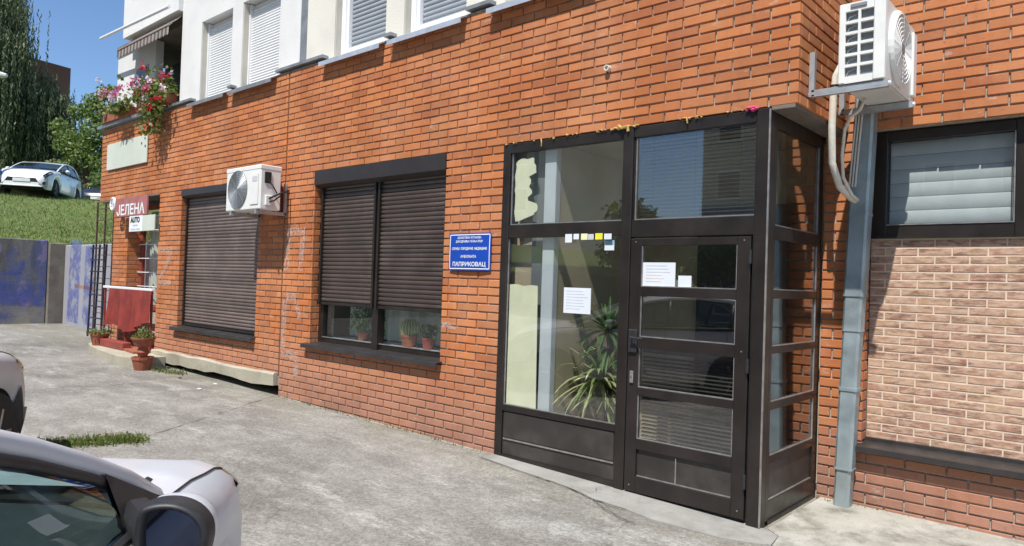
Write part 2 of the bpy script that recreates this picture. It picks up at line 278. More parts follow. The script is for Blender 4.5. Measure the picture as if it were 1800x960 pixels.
# ------------------------------------------------------------------ mesh helpers
OFF = {}
class MB:
    def __init__(s): s.v = []; s.f = []; s.m = []; s.mi = 0
    def add(s, vs, fs):
        o = len(s.v); s.v += [tuple(p) for p in vs]; s.f += [tuple(i+o for i in f) for f in fs]; s.m += [s.mi]*len(fs); return s
    def box(s, x0, x1, y0, y1, z0, z1):
        return s.add([(x0, y0, z0), (x1, y0, z0), (x1, y1, z0), (x0, y1, z0), (x0, y0, z1), (x1, y0, z1), (x1, y1, z1), (x0, y1, z1)],
                     [(0, 3, 2, 1), (4, 5, 6, 7), (0, 1, 5, 4), (1, 2, 6, 5), (2, 3, 7, 6), (3, 0, 4, 7)])
    def bbox(s, x0, x1, y0, y1, z0, z1, b=.004):
        """box with chamfered edges"""
        X = (x0, x1); Y = (y0, y1); Z = (z0, z1); vs = []; idx = {}
        for i in (0, 1):
            for j in (0, 1):
                for k in (0, 1):
                    dx = b if i == 0 else -b; dy = b if j == 0 else -b; dz = b if k == 0 else -b
                    for a, p in (('x', (X[i], Y[j]+dy, Z[k]+dz)), ('y', (X[i]+dx, Y[j], Z[k]+dz)), ('z', (X[i]+dx, Y[j]+dy, Z[k]))):
                        idx[(i, j, k, a)] = len(vs); vs.append(p)
        I = lambda *q: idx[q]; F = []
        for i in (0, 1):
            q = [I(i, 0, 0, 'x'), I(i, 1, 0, 'x'), I(i, 1, 1, 'x'), I(i, 0, 1, 'x')]; F.append(q if i else q[::-1])
            q = [I(0, i, 0, 'y'), I(1, i, 0, 'y'), I(1, i, 1, 'y'), I(0, i, 1, 'y')]; F.append(q[::-1] if i else q)
            q = [I(0, 0, i, 'z'), I(1, 0, i, 'z'), I(1, 1, i, 'z'), I(0, 1, i, 'z')]; F.append(q if i else q[::-1])
        for i in (0, 1):
            for j in (0, 1):
                F.append([I(i, j, 0, 'x'), I(i, j, 1, 'x'), I(i, j, 1, 'y'), I(i, j, 0, 'y')])
                F.append([I(i, 0, j, 'x'), I(i, 1, j, 'x'), I(i, 1, j, 'z'), I(i, 0, j, 'z')])
                F.append([I(0, i, j, 'y'), I(1, i, j, 'y'), I(1, i, j, 'z'), I(0, i, j, 'z')])
                for k in (0, 1): F.append([I(i, j, k, a) for a in 'xyz'])
        return s.add(vs, F)
    def quad(s, a, b, c, d): return s.add([a, b, c, d], [(0, 1, 2, 3)])
    def tube(s, pts, r, n=8, cap=True):
        pts = [Vector(p) for p in pts]; rs = r if isinstance(r, (list, tuple)) else [r]*len(pts)
        vs = []; prev = None
        for i, p in enumerate(pts):
            d = (pts[min(i+1, len(pts)-1)]-pts[max(i-1, 0)]).normalized()
            if prev is None:
                a = d.orthogonal().normalized()
                if abs(d.z) < .9: a = d.cross(Vector((0, 0, 1))).normalized()
            else: a = (prev-d*prev.dot(d)).normalized()
            prev = a; b = d.cross(a)
            vs += [p+(a*math.cos(2*math.pi*(k+.5)/n)+b*math.sin(2*math.pi*(k+.5)/n))*rs[i] for k in range(n)]
        fs = [(i*n+k, i*n+(k+1) % n, (i+1)*n+(k+1) % n, (i+1)*n+k) for i in range(len(pts)-1) for k in range(n)]
        if cap: fs += [tuple(range(n))[::-1], tuple((len(pts)-1)*n+k for k in range(n))]
        return s.add(vs, fs)
    def bar(s, a, b, w, h=None):
        """square bar from a to b"""
        h = h or w; a = Vector(a); b = Vector(b); d = (b-a).normalized()
        u = d.cross(Vector((0, 0, 1))); u = u.normalized() if u.length > .01 else Vector((1, 0, 0)); q = u.cross(d).normalized()
        vs = [p+u*(i*w/2)+q*(j*h/2) for p in (a, b) for i, j in ((-1, -1), (1, -1), (1, 1), (-1, 1))]
        return s.add(vs, [(0, 1, 2, 3), (7, 6, 5, 4), (0, 4, 5, 1), (1, 5, 6, 2), (2, 6, 7, 3), (3, 7, 4, 0)])
    def lathe(s, prof, c, n=16, ax='z'):
        vs = []
        for r, h in prof:
            for k in range(n):
                a = 2*math.pi*k/n; q = (r*math.cos(a), r*math.sin(a), h)
                if ax == 'x': q = (h, q[0], q[1])
                if ax == 'y': q = (q[0], h, q[1])
                vs.append((c[0]+q[0], c[1]+q[1], c[2]+q[2]))
        m = len(prof)
        fs = [(i*n+k, i*n+(k+1) % n, (i+1)*n+(k+1) % n, (i+1)*n+k) for i in range(m-1) for k in range(n)]
        fs += [tuple(range(n))[::-1], tuple((m-1)*n+k for k in range(n))]
        return s.add(vs, fs)
    def prism(s, poly, z0, z1):
        n = len(poly)
        zz0 = z0 if callable(z0) else (lambda x, y: z0); zz1 = z1 if callable(z1) else (lambda x, y: z1)
        vs = [(x, y, zz0(x, y)) for x, y in poly]+[(x, y, zz1(x, y)) for x, y in poly]
        return s.add(vs, [tuple(range(n))[::-1], tuple(range(n, 2*n))]+[(i, (i+1) % n, n+(i+1) % n, n+i) for i in range(n)])
    def grid(s, P):
        a = len(P); b = len(P[0])
        return s.add([q for r in P for q in r], [(i*b+j, i*b+j+1, (i+1)*b+j+1, (i+1)*b+j) for i in range(a-1) for j in range(b-1)])
    def leaf(s, c, size, asp=.5, up=0., d=None):
        c = Vector(c)
        d = Vector(d) if d is not None else Vector((R.gauss(0, 1), R.gauss(0, 1), R.gauss(0, 1)+up)); d.normalize()
        u = d.cross(Vector((R.gauss(0, 1), R.gauss(0, 1), R.gauss(0, 1)))); u.normalize()
        a = size*R.uniform(.7, 1.3); b = a*asp
        return s.add([c-d*a*.5, c+u*b*.5, c+d*a*.5, c-u*b*.5], [(0, 1, 2, 3)])
    def mesh(s, name, mats, off=(0, 0, 0), smooth=False):
        me = bpy.data.meshes.new(name)
        me.from_pydata([(x-off[0], y-off[1], z-off[2]) for x, y, z in s.v], [], s.f)
        for k in (mats if isinstance(mats, (list, tuple)) else [mats]): me.materials.append(k)
        if isinstance(mats, (list, tuple)): me.polygons.foreach_set('material_index', s.m)
        if smooth: me.polygons.foreach_set('use_smooth', [True]*len(me.polygons))
        me.update(); return me
    def build(s, name, mats, parent=None, smooth=False, local=False, label=None):
        off = (0, 0, 0)
        if parent is not None and not local: off = OFF.get(parent.name, (0, 0, 0))
        if parent is None and not local:
            xs, ys, zs = zip(*s.v); off = ((min(xs)+max(xs))/2, (min(ys)+max(ys))/2, min(zs))
        o = bpy.data.objects.new(name, s.mesh(name, mats, off, smooth)); COL.objects.link(o)
        if parent is not None: o.parent = parent; OFF[o.name] = off
        else: o.location = off; OFF[o.name] = off
        if label: o['label'] = label
        return o
def empty(name, loc, rz=0.):
    o = bpy.data.objects.new(name, None); COL.objects.link(o); o.location = loc; o.rotation_euler = (0, 0, rz); o.empty_display_size = .2
    OFF[o.name] = tuple(loc); return o
def tag(o, label, cat, group=None):
    o['label'] = label; o['category'] = cat
    if group: o['group'] = group
    return o
def struct(o): o['kind'] = 'structure'; return o
def stuff(o): o['kind'] = 'stuff'; return o
def inst(name, me, parent, loc):
    """a further piece that shares mesh data; loc in world coordinates"""
    o = bpy.data.objects.new(name, me); COL.objects.link(o); o.parent = parent
    f = OFF.get(parent.name, (0, 0, 0)) if parent else (0, 0, 0)
    o.location = (loc[0]-f[0], loc[1]-f[1], loc[2]-f[2]); return o
def text_mesh(txt, size, width=None, bold=.0, depth=.002):
    """flat lettering as (verts, faces) in the XZ plane, centred in x, baseline z = 0"""
    c = bpy.data.curves.new('lettering', 'FONT'); c.body = txt; c.size = size; c.align_x = 'CENTER'; c.offset = bold; c.extrude = 0; c.resolution_u = 3
    o = bpy.data.objects.new('lettering', c); COL.objects.link(o)
    dg = bpy.context.evaluated_depsgraph_get(); me = bpy.data.meshes.new_from_object(o.evaluated_get(dg))
    vs = [v.co.copy() for v in me.vertices]; fs = [tuple(p.vertices) for p in me.polygons]
    COL.objects.unlink(o); bpy.data.objects.remove(o); bpy.data.curves.remove(c); bpy.data.meshes.remove(me)
    k = 1.
    if width and vs: k = width/(max(v.x for v in vs)-min(v.x for v in vs))
    return [(v.x*k, 0, v.y) for v in vs], fs
def proj(p):
    d = Vector(p)-CAM; z = d.dot(fw)
    if z < .05: return None
    return 900+1252*d.dot(r2)/z, 480-1252*d.dot(u2)/z, z
def lerp(a, b, t): return a+(b-a)*t
def interp(x, T):
    if x <= T[0][0]: return T[0][1]
    for (a, va), (b, vb) in zip(T, T[1:]):
        if x <= b: return va+(vb-va)*(x-a)/(b-a)
    return T[-1][1]
def gz(x): return interp(x, [(-19.5, .257), (-2.9, 0.), (-1.9, -.034), (-.5, -.06)])
GY = lambda x, y: gz(x)

# ------------------------------------------------------------------ ground
g = MB(); xs = [-500, -80, -40, -19.5, -15, -12, -9, -6, -4, -2.9, -2, -.5, 3, 10, 40, 120, 500]; ys = [-500, -100, -30, -10, -6, -3, -1, 1.2, 5, 20, 100, 500]
g.grid([[(x, y, gz(x)) for y in ys] for x in xs]); g.f = [f[::-1] for f in g.f]
ground = struct(g.build('ground', mm['ground'], local=True))
# door apron: thin cast concrete with a ragged front edge
ap = [(-4.36, .02), (-4.36, -.10), (-4.30, -.17), (-4.05, -.20), (-3.8, -.235), (-3.55, -.26), (-3.3, -.31), (-3.12, -.33), (-2.95, -.39), (-2.7, -.385), (-2.45, -.43), (-2.2, -.40), (-1.98, -.37), (-1.8, -.30), (-1.71, -.24), (-1.74, -.05), (-1.84, .02)]
struct(MB().prism(ap, lambda x, y: gz(x)-.02, lambda x, y: gz(x)+.012).build('door_apron', mm['apron'], ground))
sl_ = [(-1.84, 0.03), (-1.735, -.05), (-1.70, -.25), (-1.5, -.33), (-1.2, -.28), (-.8, -.35), (-.2, -.3), (.6, -.33), (1.6, -.3), (3.2, -.3), (3.2, 1.4), (-1.84, 1.4)]
struct(MB().prism(sl_, lambda x, y: gz(x)-.02, lambda x, y: gz(x)+.014).build('recess_slab', mm['slab'], ground))
def patch(name, pts, h, mt):
    return struct(MB().prism(pts, lambda x, y: gz(x)-.02, lambda x, y: gz(x)+h).build(name, mt, ground))
def blob(cx, cy, rx, ry, n=26, j=.22, rot=0.):
    o = []
    for k in range(n):
        a = 2*math.pi*k/n; q = 1+R.uniform(-j, j); x = rx*q*math.cos(a); y = ry*q*math.sin(a)
        o.append((cx+x*math.cos(rot)-y*math.sin(rot), cy+x*math.sin(rot)+y*math.cos(rot)))
    return o
# thin strip of cement washed along the foot of the wall
pts = [(-7.9, -.002)]+[(-7.9+k*.2, -.012-.035*R.random()**2) for k in range(18)]+[(-4.36, -.002)]
patch('wall_foot_strip', pts, .007, mm['slab'])
# open seam in the paving from the weeds to the wall joint
cr = MB(); a = Vector((-6.62, -2.15)); b = Vector((-7.95, -.06)); pl = []
for k in range(25):
    t = k/24; p = a.lerp(b, t); pl.append((p.x+R.uniform(-.02, .02), p.y+R.uniform(-.02, .02)))
wd = [R.choice([.0005, .002, .003, .005]) for _ in pl]
cr.grid([[(x-q, y, gz(x)+.004) for (x, y), q in zip(pl, wd)], [(x+q, y, gz(x)+.004) for (x, y), q in zip(pl, wd)]])
struct(cr.build('paving_seam', mm['soil'], ground))
cr = MB()
for poly in ([(-4.33, -.18), (-3.9, -.232), (-3.5, -.275), (-3.1, -.345), (-2.95, -.40), (-2.6, -.41)], [(-2.95, -.40), (-2.8, -.5), (-2.6, -.58), (-2.45, -.60)], [(-3.05, -.02), (-3.1, -.14), (-3.04, -.24), (-3.08, -.33)]):
    q = []
    for (x0, y0), (x1, y1) in zip(poly, poly[1:]):
        for k in range(5): q.append((lerp(x0, x1, k/5)+R.uniform(-.006, .006), lerp(y0, y1, k/5)+R.uniform(-.008, .008)))
    cr.grid([[(x, y-.004, gz(x)+.0145) for x, y in q], [(x, y+.003, gz(x)+.0145) for x, y in q]])
struct(cr.build('apron_crack', mm['soil'], ground))

# ------------------------------------------------------------------ the brick building
B = empty('brick_building', (-8, 0, 0))
tag(B, 'red brick building with glazed brown entrance, roller shutters and white upper storey', 'building')
COURSE, BL = .0755, .262
ZB = 2.80                                  # underside of the brick band
XR, XV, YR = -1.705, -1.88, 1.08           # upper corner, vestibule side, recess wall
# mortar cores (12 mm behind the brick faces)
wall = MB()
e = .017
for x0, x1, z0, z1 in ((-11.62+e, -10.84-e, .2, 2.8), (-10.84-e, -8.55+e, .2, .72), (-8.55+e, -7.955, .2, 2.8), (-7.925, -7.29-e, -.1, 2.8), (-7.29-e, -5.05+e, -.1, .75), (-5.05+e, -4.30, -.1, 2.8)):
    wall.box(x0, x1, e, .34, z0, z1)
wall.box(-1.88, -1.56-e, YR+e, YR+.3, -.3, 2.8); wall.box(-1.56-e, 3.2, YR+e, YR+.3, -.3, .40)
wall.box(.75, 3.2, YR+e, YR+.3, .40, 2.8)
wall.box(-14.22+e, -7.955, e, .5, 2.801, 4.10); wall.box(-7.925, XR-e, e, .5, 2.801, 4.10)
wall.box(XR-e-.25, XR-e, .5, YR+e, 2.801, 4.10)
wall.box(XR-e, 3.2, YR+e, YR+.3, 2.801, 4.10)
wall.box(-13.8+e, -13.14-e, .1+e, .4, .1, 2.8)
wallo = wall.build('wall', mm['mortar'], B)
MB().box(-7.956, -7.924, .03, .3, -.1, 4.10).build('expansion_joint', mm['rubber'], B)
# brick layout
bricks = []      # (centre, u axis, normal, length)
def lay(o, u, nrm, u0, u1, z0, z1, holes=(), L=BL, ph=0.):
    o = Vector(o); u = Vector(u); nrm = Vector(nrm); k0 = math.floor((z0-ZB)/COURSE+.001); k = k0
    while ZB+k*COURSE < z1-.012:
        zb = ZB+k*COURSE; zt = min(zb+COURSE-.013, z1); zb2 = max(zb, z0)
        if zt-zb2 > .018:
            s = u0-(L*.5 if k % 2 else 0)-ph*L
            spans = [(u0, u1)]
            for (h0, h1, hz0, hz1) in holes:
                if zb+COURSE*.5 > hz0 and zb+COURSE*.5 < hz1:
                    n_ = []
                    for a, b in spans:
                        if h1 <= a or h0 >= b: n_.append((a, b)); continue
                        if h0 > a: n_.append((a, h0))
                        if h1 < b: n_.append((h1, b))
                    spans = n_
            while s < u1:
                for a, b in spans:
                    p = max(s, a); q = min(s+L-.011, b)
                    if b-q < .03: q = b
                    if p-a < .03: p = a
                    if q-p > .03: bricks.append((o+u*((p+q)/2)+Vector((0, 0, (zb2+zt)/2)), u, nrm, q-p, zt-zb2))
                s += L
        k += 1
W1 = (-10.84, -8.55, .735, 2.815); W2 = (-7.29, -5.05, .765, 2.815)
lay((0, 0, 0), (1, 0, 0), (0, -1, 0), -7.925, XR, ZB, 4.10)
lay((0, 0, 0), (1, 0, 0), (0, -1, 0), -14.22, -7.955, ZB, 4.10, ph=.3)
lay((0, 0, 0), (1, 0, 0), (0, -1, 0), -7.925, -4.30, -.08, ZB-.004, [W2], ph=.2)
lay((0, 0, 0), (1, 0, 0), (0, -1, 0), -11.62, -7.955, .34, ZB-.004, [W1], ph=.4)
lay((XR, 0, 0), (0, 1, 0), (1, 0, 0), .031, YR, ZB, 4.10, ph=.45)
lay((0, YR, 0), (1, 0, 0), (0, -1, 0), XR, 3.1, ZB, 4.10, ph=.6)
WR = (-1.56, .74, .415, 2.79)
lay((0, YR, 0), (1, 0, 0), (0, -1, 0), -1.875, 3.1, -.12, ZB-.004, [WR], ph=.15)
lay((-7.29, 0, 0), (0, 1, 0), (1, 0, 0), .031, .17, .77, 2.62, L=.135)
lay((-10.84, 0, 0), (0, 1, 0), (1, 0, 0), .031, .15, .75, 2.68, L=.135)
lay((-1.56, YR, 0), (0, 1, 0), (1, 0, 0), .031, .11, .42, 2.78, L=.2)
lay((0, .1, 0), (1, 0, 0), (0, -1, 0), -13.8, -13.14, .2, ZB-.004, ph=.1)
lay((-13.14, .1, 0), (0, 1, 0), (1, 0, 0), .031, .3, .2, ZB-.004, L=.27)
lay((-11.62, 0, 0), (0, 1, 0), (-1, 0, 0), .031, .3, .36, ZB-.004, L=.27)
def brick_geo(L, H, D=.03, ch=.0035, j=.0016, rr=R):
    hx, hz = L/2, H/2; J = lambda: rr.uniform(-j, j)
    vs = [(-hx, D, -hz), (hx, D, -hz), (hx, D, hz), (-hx, D, hz)]
    vs += [(-hx+J()*.5, ch, -hz+J()), (hx+J()*.5, ch, -hz+J()), (hx+J()*.5, ch, hz+J()), (-hx+J()*.5, ch, hz+J())]
    t = J()*1.2
    vs += [(-hx+ch, J()*.6+t, -hz+ch), (hx-ch, J()*.6+t, -hz+ch), (hx-ch, J()*.6+t, hz-ch), (-hx+ch, J()*.6+t, hz-ch)]
    fs = [(8, 9, 10, 11)]
    for a in (0, 4):
        for k in range(4): fs.append((a+k, a+(k+1) % 4, a+4+(k+1) % 4, a+4+k))
    return vs, fs
def area(b):
    c, u, nr, L, H = b; q = proj(c)
    if q is None or not (0 < q[0] < 1800 and 0 < q[1] < 960): return 0
    k = abs((Vector(c)-CAM).normalized().dot(nr)); ar = L*H*k/q[2]**2
    if c.y > 1 and 1440 < q[0] < 1600 and q[1] < 250: ar *= .2       # behind the outdoor unit
    return ar
order = sorted(range(len(bricks)), key=lambda i: -area(bricks[i]))
single = set(order[:296]); cache = {}
rest = MB()
for i, (c, u, nr, L, H) in enumerate(bricks):
    rot = Matrix((u, -nr, (0, 0, 1))).transposed()
    if i in single:
        kk = (round(L, 2), round(H, 3), tuple(u), R.randrange(5))
        if kk not in cache:
            v, f = brick_geo(round(L, 2), H); m_ = MB(); m_.add([rot @ Vector(p) for p in v], f); cache[kk] = m_.mesh('brick', MB_BRICK)
        o = inst('brick', cache[kk], wallo, (c.x, c.y, c.z)); o.rotation_euler = (0, 0, 0)
    else:
        v, f = brick_geo(L, H); rest.add([rot @ Vector(p)+c for p in v], f)
stuff(rest.build('brickwork', MB_BRICK, wallo))
# plinth, soffits, back-up structure
pl = MB()
seg = [(-11.6+k*.26, .352+R.uniform(-.012, .012), .19+R.uniform(-.02, .02)) for k in range(15)]; seg[-1] = (-7.965, .36, .205)
pl.grid([[(x, .28, zt) for x, zt, zb in seg], [(x, -.035, zt) for x, zt, zb in seg], [(x, -.055, zt-.02) for x, zt, zb in seg], [(x, -.05, zb) for x, zt, zb in seg], [(x, .28, zb+.02) for x, zt, zb in seg]])
pl.add([(-7.965, .28, .36), (-7.965, -.035, .36), (-7.965, -.055, .34), (-7.965, -.05, .205), (-7.965, .28, .225)], [(0, 1, 2, 3, 4)])
pl.build('plinth', mm['plinth'], B)
MB().box(-11.6, -7.97, .29, .33, 0, .5).build('foundation', mm['soil'], B)
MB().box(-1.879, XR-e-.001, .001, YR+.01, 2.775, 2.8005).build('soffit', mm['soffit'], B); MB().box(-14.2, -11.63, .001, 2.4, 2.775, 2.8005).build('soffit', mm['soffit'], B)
bk = MB(); bk.box(-14.15, -1.97, 3.2, 9, -.2, 9.5); bk.box(-1.9, 3.2, YR+.9, 9, -.2, 9.5); bk.box(-14.15, -1.97, .55, 3.1, 2.81, 4.1); bk.box(-1.96, 3.2, YR+.35, 2, 2.81, 9.4)
bk.box(-11.1, -2.05, .5, 3.15, 4.11, 9.4)
bk.build('inner_structure', mm['intdark'], B)

# ---- roller shutters and windows of the ground floor
def slat_mesh(L, h, mt):
    m_ = MB(); pr = [(.010, 0), (.002, h*.12), (-.004, h*.45), (-.003, h*.75), (.004, h*.93), (.010, h)]
    m_.grid([[(-L/2, y, z) for y, z in pr], [(L/2, y, z) for y, z in pr]]); m_.f = [f[::-1] for f in m_.f]
    return m_.mesh('slat', mt, smooth=True)
def shutter(x0, x1, z0, z1, y, mt, label):
    s_ = MB(); s_.box(x0-.03, x0, y-.03, y+.03, z0-.03, z1); s_.box(x1, x1+.03, y-.03, y+.03, z0-.03, z1); s_.bbox(x0+.002, x1-.002, y-.012, y+.014, z0-.028, z0+.004, .003)
    o = s_.build('roller_shutter', mm['frame'], B, label=label)
    h = .0465; n_ = int((z1-z0)/h)+1; me = slat_mesh(x1-x0-.004, h, mt)
    for k in range(n_):
        if z0+(k+1)*h < z1+.04: inst('slat', me, o, ((x0+x1)/2, y, z0+.006+k*h))
    return o
# window 2 (half-lowered pair of shutters)
shutter(-7.20, -6.235, 1.265, 2.64, .085, mm['shutter'], 'left leaf of the half-lowered brown roller shutter')
shutter(-6.135, -5.11, 1.265, 2.64, .085, mm['shutter'], 'right leaf of the half-lowered brown roller shutter')
def shbox(x0, x1, z0, z1):
    b_ = MB(); P = [(-.012, z1-.002), (-.012, z0+.035), (.05, z0), (.20, z0), (.20, z1-.002)]
    b_.add([(x, y, z) for x in (x0, x1) for y, z in P], [(0, 1, 6, 5), (1, 2, 7, 6), (2, 3, 8, 7), (3, 4, 9, 8), (4, 0, 5, 9), (4, 3, 2, 1, 0), (5, 6, 7, 8, 9)])
    return b_.build('shutter_box', mm['box'], B)
shbox(-7.288, -5.052, 2.60, 2.797); shbox(-10.838, -8.552, 2.67, 2.797)
wf = MB(); Y0, Y1 = .115, .18
for q in ((-7.29, -7.20, .77, 2.62), (-5.14, -5.05, .77, 2.62), (-6.235, -6.135, .77, 2.62)): wf.box(q[0], q[1], Y0-.03 if q[0] == -6.235 else Y0, Y1, q[2], q[3])
for q in ((-7.2, -6.235), (-6.135, -5.14)): wf.box(q[0], q[1], Y0+.003, Y1-.003, .77, .855); wf.box(q[0], q[1], Y0+.003, Y1-.003, 2.5, 2.6)
win2 = wf.build('window', mm['frame'], B, label='wide ground-floor window with plants showing below its shutters')
for x0, x1 in ((-7.2, -6.235), (-6.135, -5.14)):
    MB().box(x0, x1, .15, .154, .855, 2.5).build('pane', mm['glass'], win2)
    bd = MB(); bd.box(x0+.001, x1-.001, .108, .117, .853, .863); bd.build('glazing_bead', mm['bead'], win2)
def metal_sill(x0, x1, y0, y1, z, parent=B, mt='sill'):
    s_ = MB(); P = [(y1, z+.02), (y0+.012, z), (y0, z-.004), (y0, z-.045), (y0+.006, z-.045), (y0+.008, z-.012), (y1, z+.008)]
    s_.add([(x, y, q) for x in (x0, x1) for y, q in P], [tuple(range(6, -1, -1)), tuple(range(7, 14))]+[(i, (i+1) % 7, 7+(i+1) % 7, 7+i) for i in range(7)])
    return s_.build('window_sill', mm[mt], parent)
metal_sill(-7.36, -5.02, -.075, .12, .775)
metal_sill(-10.92, -8.52, -.075, .12, .745)
shutter(-10.77, -8.60, .80, 2.70, .085, mm['shutter2'], 'faded brown roller shutter lowered all the way')
MB().box(-10.84, -8.55, .13, .2, .74, 2.68).build('window', mm['frame'], B, label='window hidden behind the fully lowered shutter')
# room behind window 2
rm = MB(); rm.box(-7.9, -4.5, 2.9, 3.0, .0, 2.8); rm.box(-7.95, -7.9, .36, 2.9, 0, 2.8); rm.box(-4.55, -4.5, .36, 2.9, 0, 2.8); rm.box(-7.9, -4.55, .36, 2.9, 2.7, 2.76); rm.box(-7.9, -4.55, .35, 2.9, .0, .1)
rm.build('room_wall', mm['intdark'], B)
MB().box(-7.28, -5.06, .182, .52, .80, .84).build('inner_sill', mm['intwhite'], B)

# ---- entrance vestibule
YF, YB = -.012, .05
vf = MB()
vf.bbox(-4.298, -4.215, YF, YB, .0, 2.79, .006); vf.bbox(-3.035, -2.945, YF-.006, YB, -.02, 2.79, .006); vf.bbox(-1.975, XV+.002, YF-.006, .075, -.03, 2.79, .006)
vf.bbox(-4.215, -3.035, YF+.004, YB-.004, 2.705, 2.788, .005); vf.bbox(-2.945, -1.975, YF+.004, YB-.004, 2.705, 2.788, .005)
vf.bbox(-4.215, -3.035, YF+.004, YB-.004, 1.955, 2.07, .005); vf.bbox(-2.945, -1.975, YF+.004, YB-.004, 1.935, 2.07, .005)
vf.box(-4.215, -3.035, YF+.004, YB-.004, .435, .485); vf.box(-4.215, -3.035, YF+.004, YB-.004, .0, .05)
vf.bbox(XV-.06, XV+.0, .075, .125, -.03, 2.79, .005)
frame = vf.build('vestibule_frame', mm['frame'], B)
MB().box(-1.9735, -1.9705, YF-.0085, YF-.004, -.01, 2.7).build('seam_strip', mm['rubber'], frame)
MB().box(XV-.006, XV+.0045, YF-.0085, YF+.002, -.02, 2.78).build('corner_strip', mm['bead'], frame)
def pane_set(owner, x0, x1, z0, z1, y, mt, bead=True):
    MB().box(x0, x1, y, y+.004, z0, z1).build('pane', mm[mt], owner)
    if bead:
        b_ = MB(); t = .007
        b_.box(x0, x1, y-.012, y-.001, z0, z0+t); b_.box(x0, x0+t, y-.012, y-.001, z0+t, z1); b_.box(x1-t, x1, y-.012, y-.001, z0+t, z1); b_.build('glazing_bead', mm['bead'], owner)
fx = MB(); fx.box(-4.214, -3.036, .01, .03, .051, .434); fixed = fx.build('fixed_light', mm['panel'], B, label='wide fixed pane left of the door with dark kick panel')
gr = MB(); gr.bbox(-4.2, -3.05, .001, .012, .2, .425, .004); gr.build('kick_panel', mm['panel'], fixed)
gr = MB(); gr.box(-4.2, -3.05, -.002, .006, .182, .194); gr.build('groove_trim', mm['bead'], fixed)
pane_set(fixed, -4.215, -3.035, .485, 1.955, .018, 'shopglass')
ov = MB(); ov.box(-4.2149, -4.2, .006, .03, 2.071, 2.704); tr = ov.build('overlight', mm['frame'], B, label='overlight above the fixed pane'); pane_set(tr, -4.2, -3.036, 2.071, 2.704, .018, 'shopglass')
ov = MB(); ov.box(-2.9449, -2.925, .006, .03, 2.071, 2.704); tr2 = ov.build('overlight', mm['frame'], B, label='overlight above the door with blinds behind'); pane_set(tr2, -2.925, -1.976, 2.071, 2.704, .018, 'shopglass')
# door leaf
dz = [(1.562, 1.872), (1.182, 1.492), (.802, 1.096), (.415, .742)]
dl = MB(); X0, X1 = -2.935, -1.99; yf, yb = -.02, .03
dl.bbox(X0, X0+.095, yf, yb, .012, 1.925, .004); dl.bbox(X1-.095, X1, yf, yb, .012, 1.925, .004)
for z0, z1 in ((1.872, 1.925), (1.492, 1.562), (1.096, 1.182), (.742, .802), (.335, .415), (.012, .13)): dl.bbox(X0+.095, X1-.095, yf+.002, yb-.002, z0, z1, .003)
door = dl.build('door', mm['frame'], B, label='brown metal entrance door with four glass lights')
for z0, z1 in dz: pane_set(door, X0+.095, X1-.095, z0, z1, .0, 'shopglass')
kp = MB(); kp.box(X0+.095, X1-.095, .005, .015, .13, .335); kp.build('kick_panel', mm['panel'], door)
kp = MB(); kp.box(X0+.1, X0+.42, -.006, .004, .132, .139); kp.box(X0+.42, X0+.427, -.006, .004, .132, .325); kp.box(X0+.427, X1-.1, -.006, .004, .132, .139); kp.build('groove_trim', mm['bead'], door)
hp = MB(); hp.bbox(X0+.01, X0+.085, -.04, -.021, 1.06, 1.235, .006); hp.build('lock_plate', mm['darkplastic'], door)
hp = MB(); hp.bbox(X0+.03, X0+.06, -.034, -.021, .83, .92, .003); hp.lathe([(.008, -.042), (.008, -.034)], (X0+.045, 0, .885), 10, 'y'); hp.build('lock_cylinder', mm['bead'], door)
hp = MB(); hp.tube([(X0+.05, -.04, 1.175), (X0+.05, -.075, 1.175), (X0+.16, -.078, 1.172)], .009, 8); hp.build('handle', mm['darkplastic'], door)
for z in (.22, 1.0, 1.74): hp = MB(); hp.lathe([(.011, z), (.011, z+.095)], (X1+.004, -.03, 0), 10); hp.build('hinge', mm['darkplastic'], door)
for x, z in ((X0+.045, 1.9), (X1-.045, 1.9), (X1-.045, .06), (X0+.045, .06), (X1-.045, 1.14)): hp = MB(); hp.lathe([(.005, -.0225), (.006, -.0195)], (x, 0, z), 8, 'y'); hp.build('screw', mm['bead'], door)
# side screen of the vestibule
ss = MB(); xs0, xs1 = XV-.045, XV-.004
ss.bbox(xs0, xs1, .99, 1.075, -.03, 2.79, .004)
for z0, z1 in ((2.68, 2.788), (1.915, 2.008), (1.508, 1.566), (1.129, 1.179), (.745, .80), (.375, .433), (.0, .128)): ss.bbox(xs0+.002, xs1-.002, .125, .99, z0, z1, .003)
ss.box(xs0+.01, xs1+.004, .0755, 1.07, -.04, .0)
side = ss.build('side_screen', mm['frame'], B, label='glazed side of the entrance vestibule facing the downpipe')
for z0, z1 in ((2.008, 2.68), (1.566, 1.915), (1.179, 1.508), (.80, 1.129), (.433, .745)):
    MB().box(XV-.022, XV-.018, .125, .99, z0, z1).build('pane', mm['sideglass'], side)
    b_ = MB(); b_.box(XV-.017, XV-.006, .126, .989, z0+.0005, z0+.008); b_.box(XV-.017, XV-.006, .982, .989, z0+.008, z1); b_.build('glazing_bead', mm['bead'], side)
kp = MB(); kp.box(XV-.03, XV-.018, .125, .99, .128, .375); kp.build('kick_panel', mm['panel'], side)
kp = MB(); kp.box(XV-.0175, XV-.008, .14, .98, .131, .139); kp.build('groove_trim', mm['bead'], side)
